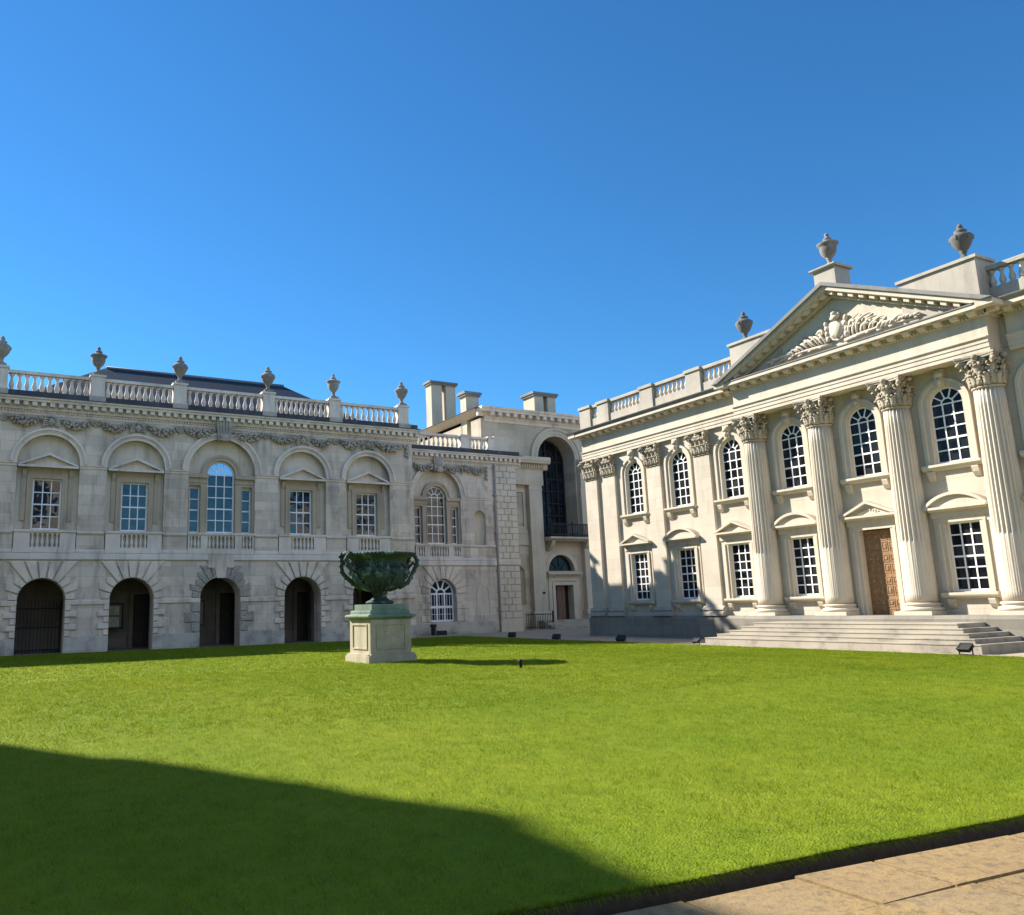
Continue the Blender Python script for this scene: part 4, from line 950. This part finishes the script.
# pediment
HW = EU1 - UC + .54; ZB, ZT = 10.335, 12.86; sl_ = (ZT-.0-ZB)/HW
def rk(m, d0, d1, y0, y1):      # a band parallel to the slope, d measured down from the outer edge
    for s in (-1, 1):
        a = [(UC+s*HW, ZB-d0*0+.0), (UC, ZT-d0), (UC, ZT-d1)]
        x_at = lambda d: UC + s*(HW - d/sl_)
        m.prism([(x_at(d0), ZB+.0), (UC, ZT-d0), (UC, ZT-d1), (x_at(d1), ZB+.0)], y0, y1, 'y')
m = MB(); rk(m, .141, .30, PY-.49, .9); rk(m, .301, .32, PY-.42, .9); rk(m, .321, .45, PY-.10, .0)
nn = 12
for s in (-1, 1):
    for i in range(nn):
        x = UC + s*(HW-.9)*(i+.45)/nn; zc = ZT - .32 - abs(x-UC)*sl_
        m.add([(x-.09, y, zc+sl_*.09*s+dz) for y in (PY-.38, PY-.08) for dz in (0, -.12)] + [(x+.09, y, zc-sl_*.09*s+dz) for y in (PY-.38, PY-.08) for dz in (0, -.12)],
              [(0,1,3,2),(4,6,7,5),(0,4,5,1),(2,3,7,6),(0,2,6,4),(1,5,7,3)])
for s in (-1, 1):
    for i in range(58):
        x = UC + s*(HW-1.2)*(i+.5)/58; zc = ZT - .452 - abs(x-UC)*sl_; m.box(x-.028, x+.028, PY-.13, PY-.03, zc-.07, zc)
pdm = m.build('pediment', ST_BP, B)
m = MB(); rk(m, 0, .14, PY-.60, .9); m.build('crown_moulding', ST_BG, pdm)
MB().prism([(UC-HW+.9, ZB), (UC+HW-.9, ZB), (UC, ZT-.40)], PY+.08, PY+.3, 'y').build('tympanum', ST_B, pdm)
MB().prism([(UC-HW+.02, ZB), (UC+HW-.02, ZB), (UC, ZT-.03)], .9, 6, 'y').build('gable_roof', LEAD, pdm)
# carved arms and foliage in the tympanum
m = MB(); y0 = PY+.08
sh = [(0,-.48),(.20,-.40),(.33,-.18),(.36,.10),(.30,.30),(.16,.36),(0,.32),(-.16,.36),(-.30,.30),(-.36,.10),(-.33,-.18),(-.20,-.40)]
cz = 11.12
m.prism([(UC+x*1.0, cz+z*.9) for x, z in sh], y0-.10, y0+.02, 'y'); m.blob((UC, y0-.10, cz-.02), (.27, .10, .32), 3, 12, 8)
for s in (-1, 1):
    for k in range(4): m.blob((UC+s*(.36+.03*(k % 2)), y0-.08, cz-.28+.2*k), (.10, .10, .12), 20+k)
m.blob((UC, y0-.10, cz+.45), (.20, .14, .12), 5, 8, 5); m.blob((UC, y0-.12, cz+.60), (.13, .12, .10), 6, 8, 5)
for k in range(5): m.blob((UC-.18+.09*k, y0-.12, cz+.54), (.045, .06, .07), 40+k)
m.build('coat_of_arms', ST_BP, pdm)
rnd = random.Random(4)
for s in (-1, 1):
    m = MB(); X = lambda x: UC + s*x
    m.tube([(X(.25), y0-.05, cz-.50), (X(.8), y0-.08, cz-.46), (X(1.5), y0-.08, cz-.42), (X(2.2), y0-.07, cz-.46), (X(2.9), y0-.05, cz-.56)], [.06,.06,.05,.04,.02], 6)
    for k in range(17):
        u = k/16; x = .45+2.3*u; zb = cz-.46+.03*sin(u*9); L = (.80*(1-.68*u)+.05)*rnd.uniform(.82, 1.12); a = rad(82-62*u+rnd.uniform(-9, 9)); bend = rnd.uniform(.25, .55)
        pts = []
        for i in range(6):
            q = i/5; aa = a - bend*q*q*1.3; pts.append((X(x + L*q*cos(aa)), y0-.04-.10*sin(pi*q), zb + L*q*sin(aa)))
        wd = rnd.uniform(.038, .052); m.tube(pts, [wd*.7, wd, wd*1.25, wd*1.15, wd*.8, wd*.25], 5)
        if k % 2 == 0:
            p0 = pts[2]; m.tube([p0, (p0[0]+s*.10, p0[1]-.02, p0[2]+.02), (p0[0]+s*.20, p0[1], p0[2]-.03)], [.03,.04,.01], 5)
        if k % 3 == 1: m.tube([(X(x), y0-.05, zb), (X(x+.10), y0-.11, zb-.06), (X(x+.24), y0-.08, zb-.05)], [.03,.045,.012], 5)
    volute(m, (X(.62), y0-.10, cz+.02), (s, 0), .12); volute(m, (X(1.25), y0-.10, cz-.16), (s, 0), .10)
    m.build('carved_foliage', ST_BP, pdm)
# windows
up = sash_mb(.56, 5.72, 7.70, 3, 5, fb=.06, mu=.021, arch=True).mesh('window', WHITE); upp = pane_mb(.56, 5.72, 7.70, True).mesh('pane', GLASS_B)
lo = sash_mb(.54, 1.58, 3.80, 3, 6, fb=.06, mu=.021).mesh('window', WHITE); lop = pane_mb(.54, 1.58, 3.80).mesh('pane', GLASS_B)
m = MB(); y = WY
m.ring(0, 7.70, .562, .80, y-.05, y+.03, 0, pi, 24); m.ring(0, 7.70, .71, .82, y-.11, y, 0, pi, 24)
for s in (-1, 1): m.box(*sorted((s*.562, s*.80)), y-.05, y+.03, 5.72, 7.70); m.box(*sorted((s*.71, s*.82)), y-.11, y-.05, 5.72, 7.70)
m.prism([(-.10, 8.26), (.10, 8.26), (.16, 8.82), (-.16, 8.82)], y-.18, y, 'y'); m.blob((0, y-.18, 8.66), (.17, .09, .12), 2); m.blob((0, y-.18, 8.42), (.1, .08, .12), 3)
USUR = m.mesh('window_surround', ST_BP)
m = MB(); m.prism([(y, 5.50), (y-.16, 5.52), (y-.20, 5.58), (y-.24, 5.62), (y-.24, 5.70), (y+.03, 5.72)], -.92, .92, 'x')
for s in (-1, 1): scallop_bracket(m, s*.70, .20, y-.18, y, 5.16, 5.50)
USILL = m.mesh('sill', ST_BP)
def lsur(kind, hw, z0, zh, sill):
    m = MB(); y = WY
    for s in (-1, 1):
        m.box(*sorted((s*(hw+.002), s*(hw+.20))), y-.06, y+.03, z0, zh+.0); m.box(*sorted((s*(hw+.12), s*(hw+.20))), y-.11, y-.06, z0, zh); m.box(*sorted((s*(hw+.21), s*(hw+.33))), y-.06, y+.03, z0, zh+.2)
    m.box(-hw-.20, hw+.20, y-.08, y+.03, zh+.002, zh+.16); m.box(-hw-.36, hw+.36, y-.12, y+.03, zh+.161, zh+.36); m.prism([(y+.02, zh+.36), (y-.18, zh+.36), (y-.22, zh+.42), (y-.22, zh+.42), (y+.02, zh+.42)], -hw-.38, hw+.38, 'x')
    (tri_pediment if kind == 't' else seg_pediment)(m, hw+.46, zh+.42, zh+.95 + (.05 if hw > .58 else 0), y-.36, y+.02, .085)
    if hw > .58:
        for k in range(9): m.blob((-.36+.09*k, y-.20, zh+.60+.10*(1-abs(k-4)/4)), (.06, .06, .05+.03*(k % 2)), k)
    return m.mesh('window_surround' if hw < .58 else 'door_surround', ST_BP)
LS = {'t': lsur('t', .54, 1.56, 3.80, True), 's': lsur('s', .54, 1.56, 3.80, True)}
m = MB(); m.prism([(y, 1.36), (y-.16, 1.38), (y-.22, 1.44), (y-.24, 1.48), (y-.24, 1.55), (y+.03, 1.56)], -.85, .85, 'x')
for s in (-1, 1): scallop_bracket(m, s*.62, .20, y-.18, y, 1.05, 1.36)
LSILL = m.mesh('sill', ST_BP)
for k, u in enumerate(ub):
    window(B, up, upp, GLASS_B, (u, WY+.11, 0)); lk('window_surround', USUR, (u, 0, 0), B); lk('sill', USILL, (u, 0, 0), B)
    if k == 4: continue
    window(B, lo, lop, GLASS_B, (u, WY+.11, 0)); lk('window_surround', LS['t' if k % 2 == 0 else 's'], (u, 0, 0), B); lk('sill', LSILL, (u, 0, 0), B)
lk('door_surround', lsur('t', .60, .66, 3.82, False), (ub[4], 0, 0), B)
# oak door: right leaf shut, left leaf swung in
def leaf_mb():
    d = MB(); d.box(-.58, 0, 0, .07, .66, 3.80)
    for j in range(8):
        h = .36; z = .74 + j*.385
        for i in range(2):
            x = -.53 + i*.265; hh = h*(.82 if j % 2 else 1)
            for a in ((x, x+.215, z, z+.03), (x, x+.215, z+hh-.06, z+hh-.03), (x, x+.03, z+.03, z+hh-.06), (x+.185, x+.215, z+.03, z+hh-.06)): d.box(a[0], a[1], -.014, 0, a[2], a[3])
            block(d, x+.05, x+.165, -.022, 0, z+.07, z+hh-.10, .02)
    return d
leaf_mb().build('door', OAK, B, (ub[4]+.59, WY+.20, 0))
dl = leaf_mb(); dl.xf(Matrix.Translation((.58, 0, 0))); dl.build('door', OAK, B, (ub[4]-.59, WY+.23, 0), rad(0))
# parapet
BAL_B = baluster_mb(.56, .105).mesh('baluster', ST_BP)
pu = [.46, 1.88, 5.03, 8.0]; yb = .12
def parapet(us, ends):
    for u in us: 
        m = MB(); m.box(u-.42, u+.42, yb-.20, yb+.20, 10.432, 11.60); m.box(u-.47, u+.47, yb-.26, yb+.26, 11.60, 11.74); m.build('pedestal', ST_BD, B)
    prs = list(zip(us[:-1], us[1:])) + ends
    for a, b_ in prs:
        balustrade(B, a+.425, b_-.425, yb, 10.97, 11.70, ST_BD, max(2, round((b_-a-.85)/.27)), .14, .26, BAL_B, base=.535)
parapet(pu, [(8.0, 11.3)]); parapet([UL-q for q in pu[::-1]], [(UL-11.3, UL-8.0)])
for s in (-1, 1):
    m = MB(); a, b_ = sorted((UC+s*4.85, UC+s*2.4)); m.box(a, b_, -.55, .45, 10.5, 11.92); m.box(a-.07, b_+.07, -.62, .52, 11.92, 12.02); m.build('parapet_block', ST_BD, B)
m = MB(); m.box(UC-.42, UC+.42, -.90, -.05, 12.5, 13.38); m.prism([(-.98, 13.38), (-1.02, 13.43), (-1.02, 13.48), (.05, 13.48), (.05, 13.38)], UC-.52, UC+.52, 'x'); m.build('acroterion_pedestal', ST_BD, B)

# steps up to the columned front
st = tag(empty('stone_steps', (27.5, 33.5-UC-.10, 0), -pi/2), 'wide flight of five pale stone steps in front of the columned hall', 'steps')
m = MB(); hw0 = 4.86; yf = -3.5
for k in range(5):
    hw = hw0 - .31*k; y_ = yf + .31*k
    m.prism([(y_-.02, .13*(k+1)-.03), (y_-.02, .13*(k+1)-.004*(k == 9)), (-.852, .13*(k+1)), (-.852, .13*k-.14*(k == 0)), (y_, .13*k-.14*(k == 0)), (y_, .13*(k+1)-.035)], -hw, hw, 'x')
m.build('treads', ST_ST, st)

# ------------------------------------------------------------------ urns on the parapets
UM = {k: urn_mesh(k, mt) for k, mt in (('lidded', ST_U), ('bulb', ST_U))}
UD = urn_mesh('bulb', ST_UD)
def urn(me_, loc, s, label, grp):
    r = tag(empty('stone_urn', loc), label, 'urn', grp); o = bpy.data.objects.new('urn_body', me_); col.objects.link(o); o.parent = r; o.scale = (s*.92, s*.92, s*(1.18 if 'columned' in grp else 1.15))
    return r
G1 = 'urns on the balustrade of the grey range'
labs = ['stone urn cut by the left edge of the photo, on the grey balustrade', 'lidded stone urn second from left on the grey range, left of the roof ridge',
        'dark bulbous stone urn over the pier left of the central window bay', 'dark bulbous stone urn over the pier right of the central window bay',
        'pale lidded stone urn just right of the slate roof hip', 'dark stone urn on the last pedestal, nearest the tall slotted chimney']
kinds = ['bulb', 'lidded', 'bulb', 'bulb', 'lidded', 'bulb']
for x, k, l in zip(PX, kinds, labs): urn(UM[k], (x, 39.3+.18, 12.582), 1.03, l, G1)
G2 = 'urns on the columned hall'
def wB(u, y, z): return (27.5 + y, 33.5 - u, z)
urn(UM['lidded'], wB(UC, -.48, 13.482), 1.0, 'lidded stone urn on a pedestal at the very top of the pediment', G2)
urn(UD, wB(UC-4.35, -.12, 12.022), .95, 'dark stone urn beside the low left slope of the pediment', G2)
urn(UD, wB(UC+4.35, -.12, 12.022), .95, 'grey stone urn on the parapet right of the pediment, by the balusters', G2)

# ------------------------------------------------------------------ bronze vase on its pedestal
th = rad(6); VS = .867; pc = VS*(Vector((9.34, 20.94)) + .785*Vector((cos(th), sin(th))) + .68*Vector((-sin(th), cos(th)))); VZ = float(gz(pc.x, pc.y)) - .02
pd = tag(empty('stone_pedestal', (pc.x, pc.y, VZ), th), 'square stone pedestal with moulded cornice carrying the bronze vase on the lawn', 'pedestal')
hb = .815
pd.scale = (VS*.96, VS*.83, VS)
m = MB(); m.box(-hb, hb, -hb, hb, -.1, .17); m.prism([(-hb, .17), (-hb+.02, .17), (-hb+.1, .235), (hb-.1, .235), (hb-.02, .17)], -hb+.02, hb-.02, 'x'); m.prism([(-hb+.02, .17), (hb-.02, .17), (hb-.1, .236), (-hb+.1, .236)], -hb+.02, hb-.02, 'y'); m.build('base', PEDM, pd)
hd = .70
m = MB(); m.box(-hd, hd, -hd, hd, .234, 1.17)
for R in range(4):
    i0 = len(m.v)
    for a in ((-.5,.5,.36,.40),(-.5,.5,1.02,1.06),(-.5,-.46,.40,1.02),(.46,.5,.40,1.02)): m.box(a[0], a[1], -hd-.025, -hd+.01, a[2], a[3])
    m.xf(Matrix.Rotation(R*pi/2, 4, 'Z'), i0)
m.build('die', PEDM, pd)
def sq(m, prof):
    v = []; 
    for r, z in prof: v += [(-r,-r,z),(r,-r,z),(r,r,z),(-r,r,z)]
    n = len(prof); f = [(4*j+k, 4*j+(k+1) % 4, 4*j+4+(k+1) % 4, 4*j+4+k) for j in range(n-1) for k in range(4)] + [(3,2,1,0), (4*n-4,4*n-3,4*n-2,4*n-1)]
    m.add(v, f)
m = MB(); sq(m, [(.68,1.165),(.72,1.17),(.74,1.20),(.80,1.23),(.82,1.25),(.82,1.285),(.78,1.31),(.70,1.315),(.68,1.33),(.68,1.40),(.66,1.42),(.66,1.435),(.59,1.44),(.59,1.60)]); m.build('cap', PEDG, pd)
m = MB(); rnd = random.Random(2)
vz = tag(empty('bronze_vase', (pc.x, pc.y, VZ+1.602*VS), rad(4)), 'large green patinated bronze krater vase with twisted vine handles', 'vase')
vz.scale = (VS, VS, VS)
prof = [(.36,0),(.40,.02),(.41,.06),(.36,.09),(.27,.13),(.20,.19),(.175,.25),(.20,.28),(.25,.31),(.22,.34),(.30,.37),(.46,.44),(.62,.54),(.735,.64),(.80,.74),(.83,.84),(.825,.95),(.80,1.06),(.79,1.16),(.805,1.24),(.84,1.30),(.93,1.34),(1.0,1.37),(1.03,1.41),(1.0,1.45),(.90,1.455),(.84,1.42),(.78,1.30),(.74,1.1),(.6,.8),(.05,.6)]
def vwave(a, z):
    if .36 < z < .62: return 1 + .012*cos(26*a)
    return 1
m = MB(); m.lathe(prof, 104, wave=vwave); m.build('bowl', BRONZE, vz)
m = MB()
for k in range(60):
    a = 2*pi*k/60; m.blob((1.015*cos(a), 1.015*sin(a), 1.405), (.052, .052, .05), k, 6, 4)
m.build('rim_moulding', BRONZE, vz)
m = MB()
for k in range(10):           # heads and drapery in relief round the body
    a = 2*pi*(k+.5)/10
    if abs(math.sin(a)) < .25: continue
    c, s = cos(a), sin(a)
    m.blob((.83*c, .83*s, .92), (.085, .085, .115), k, 8, 6); m.blob((.88*c, .88*s, .90), (.04, .04, .05), k+50)
    for j in range(9): m.blob((.82*cos(a+.13*cos(j*.7)), .82*sin(a+.13*cos(j*.7)), .92+.16*sin(j*.7)), .045, j+k*10, 5, 3)
    for j in range(6): m.blob(((.80-.035*j)*cos(a+.05*sin(j)), (.80-.035*j)*sin(a+.05*sin(j)), .76-.05*j), (.05,.05,.045), j, 5, 3)
    for j in range(5): b_ = a + .12 + .08*j; m.blob((.815*cos(b_), .815*sin(b_), 1.10-.10*sin(pi*j/4)), .042, j, 5, 3)
for k in range(26):
    a = 2*pi*k/26; m.tube([(.30*cos(a), .30*sin(a), .372), (.48*cos(a), .48*sin(a), .452), (.66*cos(a), .66*sin(a), .575), (.745*cos(a), .745*sin(a), .665)], [.03,.05,.05,.02], 5)
m.build('relief', BRONZE, vz)
for s in (-1, 1):
    m = MB()
    for o in (-1, 1):
        pts = []
        for i in range(26):
            u = i/25
            # from the lower bowl out and up to a curl that meets the rim
            P = [(.50,.46),(.80,.62),(1.00,.83),(1.09,1.05),(1.13,1.24),(1.12,1.38),(1.05,1.45),(.97,1.40)]
            t_ = u*(len(P)-1); j = min(int(t_), len(P)-2); q = t_-j
            p0, p1, p2, p3 = P[max(j-1,0)], P[j], P[j+1], P[min(j+2, len(P)-1)]
            cr = lambda a, b_, c, d_: .5*((2*b_)+(-a+c)*q+(2*a-5*b_+4*c-d_)*q*q+(-a+3*b_-3*c+d_)*q**3)
            x, z = cr(p0[0],p1[0],p2[0],p3[0]), cr(p0[1],p1[1],p2[1],p3[1])
            tw = u*14 + o*pi/2
            pts.append((s*(x+.035*cos(tw)), o*.24*(1-u*.15)+.03*sin(tw), z))
        m.tube(pts, [.062]*20+[.055,.05,.045,.04,.035,.03], 7)
        for i in range(3, 24, 3): m.blob((pts[i][0]+s*.05, pts[i][1], pts[i][2]-.02), (.05,.05,.045), i, 5, 3)
        # inner tendril back to the body
        m.tube([(s*1.09, o*.24, 1.10), (s*1.02, o*.22, 1.18), (s*.92, o*.2, 1.08), (s*.84, o*.2, .98)], [.04,.045,.04,.035], 6)
    m.tube([(s*1.05, -.26, 1.43), (s*1.08, 0, 1.46), (s*1.05, .26, 1.43)], .055, 6)
    m.build('handle', BRONZE, vz)

# ------------------------------------------------------------------ small things on the lawn and path
def floodlight(x, y, z, rz, label, s=1., tilt=-52):
    r = tag(empty('floodlight', (x, y, z), rz), label, 'floodlight', 'ground floodlights round the lawn'); s *= .85
    m = MB(); m.box(-.20, .20, -.05, .05, -.14, .14)
    for k in range(5): m.box(-.18, .18, .05, .09, -.12+.055*k, -.10+.055*k)
    m.box(-.22, .22, -.065, -.05, .10, .15); m.box(-.22, .22, -.065, -.05, -.15, -.10); m.box(-.22, -.17, -.065, -.05, -.1, .1); m.box(.17, .22, -.065, -.05, -.1, .1)
    m.xf(Matrix.Rotation(rad(tilt), 4, 'X')).xf(Matrix.Translation((0, 0, .24))); m.build('housing', IRON, r)
    m = MB(); m.box(-.235, -.215, -.02, .02, .04, .26); m.box(.215, .235, -.02, .02, .04, .26); m.box(-.235, .235, -.03, .03, .02, .045); m.box(-.04, .04, -.04, .04, -.1, .02); m.build('yoke', IRON, r)
    r.scale = (s, s, s); return r
floodlight(22.9, 34.1, -.13, rad(-55), 'black floodlight on the path before the quoined corner pier')
floodlight(22.5, 30.0, -.13, rad(-62), 'black floodlight on the path straight before the giant arch')
floodlight(22.7, 26.0, -.13, rad(-75), 'black floodlight by the shadowed end of the columned hall', 1.05)
floodlight(23.6, 22.9, -.13, rad(-90), 'small black floodlight beside the left end of the wide steps', .8)
floodlight(21.9, 12.35, -.02, rad(-100), 'black floodlight on the grass edge before the right end of the steps', .95, -50)
bx = tag(empty('service_box', (23.2, 42.7, -.15)), 'small dark post light at the foot of the end bay wall behind the vase', 'light')
m = MB(); m.box(-.10, .10, -.10, .10, 0, .5); m.box(-.14, .14, -.14, .14, .5, .66); m.build('post', IRON, bx); m = MB().box(.25, .85, -.10, .10, 0, .28); m.build('housing', IRON, bx)
bx.name = 'post_light'
pg = tag(empty('ground_peg', (9.85, 14.4, float(gz(9.85, 14.4))-.02)), 'tiny dark peg standing alone in the sunlit grass right of the vase', 'peg')
m = MB(); m.lathe([(.03,0),(.03,.11),(.055,.12),(.055,.17),(.02,.18)], 8); m.build('peg_body', IRON, pg)

# ------------------------------------------------------------------ the hall outside the frame whose shadow lies on the near lawn
H = tag(empty('stone_hall', (-15, 12, 0)), 'tall round ended stone hall outside the left edge, casting the shadow on the near lawn', 'building')
fp = [(6.9,-17),(6.9,8.3),(6.75,10.1),(6.4,12.0),(5.7,13.3),(4.1,14.2),(0,16.6),(-9,20),(-9,-17)]
MB().prism(fp, -.3, 13.3, 'z').build('wall', ST_C, H)
MB().prism([(x*1.015, z*1.01) for x, z in fp], 13.3, 13.9, 'z').build('cornice', ST_CP, H)
rnd = random.Random(12)
for (xa, ya), (xb, yb2) in zip(fp[1:6], fp[2:7]):
    L = math.hypot(xb-xa, yb2-ya); k = 0
    while k < L - .3:
        x, y = xa+(xb-xa)*k/L, ya+(yb2-ya)*k/L; hgt = rnd.choice((.0, .25, .5, .8, 1.1)); wd = rnd.uniform(.35, .8)
        if hgt: MB().box(x-wd, x+.1, y-wd, y+.1, 13.9, 13.9+hgt).build('shadow_edge_block', ST_CP, H)  # blocks of random height, added to make the cast shadow's edge uneven
        k += rnd.uniform(.7, 1.3)
for k in range(6):
    for z in (2, 7.5):
        m = MB(); m.box(6.89, 6.96, -14.2+3.9*k, -12.8+3.9*k, z, z+3.2); m.build('window', GLASS_A, H)
m = MB(); m.add([(x*.97, z*.98, 13.9) for x, z in fp] + [(-1, -10, 16.2), (-1, 8, 16.2)], [(0,1,10,9),(1,2,10),(2,3,10),(3,4,10),(4,5,10),(5,6,10),(6,7,10),(7,8,9,10),(8,0,9)]); m.build('roof', SLATE, H)

# buildings on the street side behind the camera: they bounce sunlight into the court and show in the old glass
T = tag(empty('stone_tower', (4.5, -32, 0)), 'square church tower behind the camera, seen only as a reflection in the old glass', 'tower')
m = MB(); m.box(-6.5, 6.5, -6, 6, -.3, 27); m.build('wall', ST_C, T)
m = MB()
for x, y in ((-6.5,-6),(6.5,-6),(-6.5,6),(6.5,6)): m.prism(arc(x, y, 1.3, 0, 2*pi*7/8, 7), -.3, 31, 'z')
m.build('turret', ST_CP, T)
for z in (5, 13, 20):
    m = MB(); m.prism(archpoly(0, 1.4, z, z+3), 6.002, 6.05, 'y'); m.build('window', GLASS_B, T)
S2 = tag(empty('street_terrace', (62, -32, 0)), 'long pale terrace behind the camera, seen only as a reflection in the end bay glass', 'building')
m = MB(); m.box(-22, 24, -6, 6, -.3, 17); m.build('wall', ST_AW, S2)
m = MB(); m.prism([(-6.3, 17), (6.3, 17), (0, 21)], -22.3, 24.3, 'x'); m.build('roof', SLATE, S2)
for k in range(10):
    for z in (1.5, 5.5, 9.5, 13): m = MB(); m.box(-20+4.5*k, -18.4+4.5*k, 6.002, 6.05, z, z+2.3); m.build('window', GLASS_B, S2)
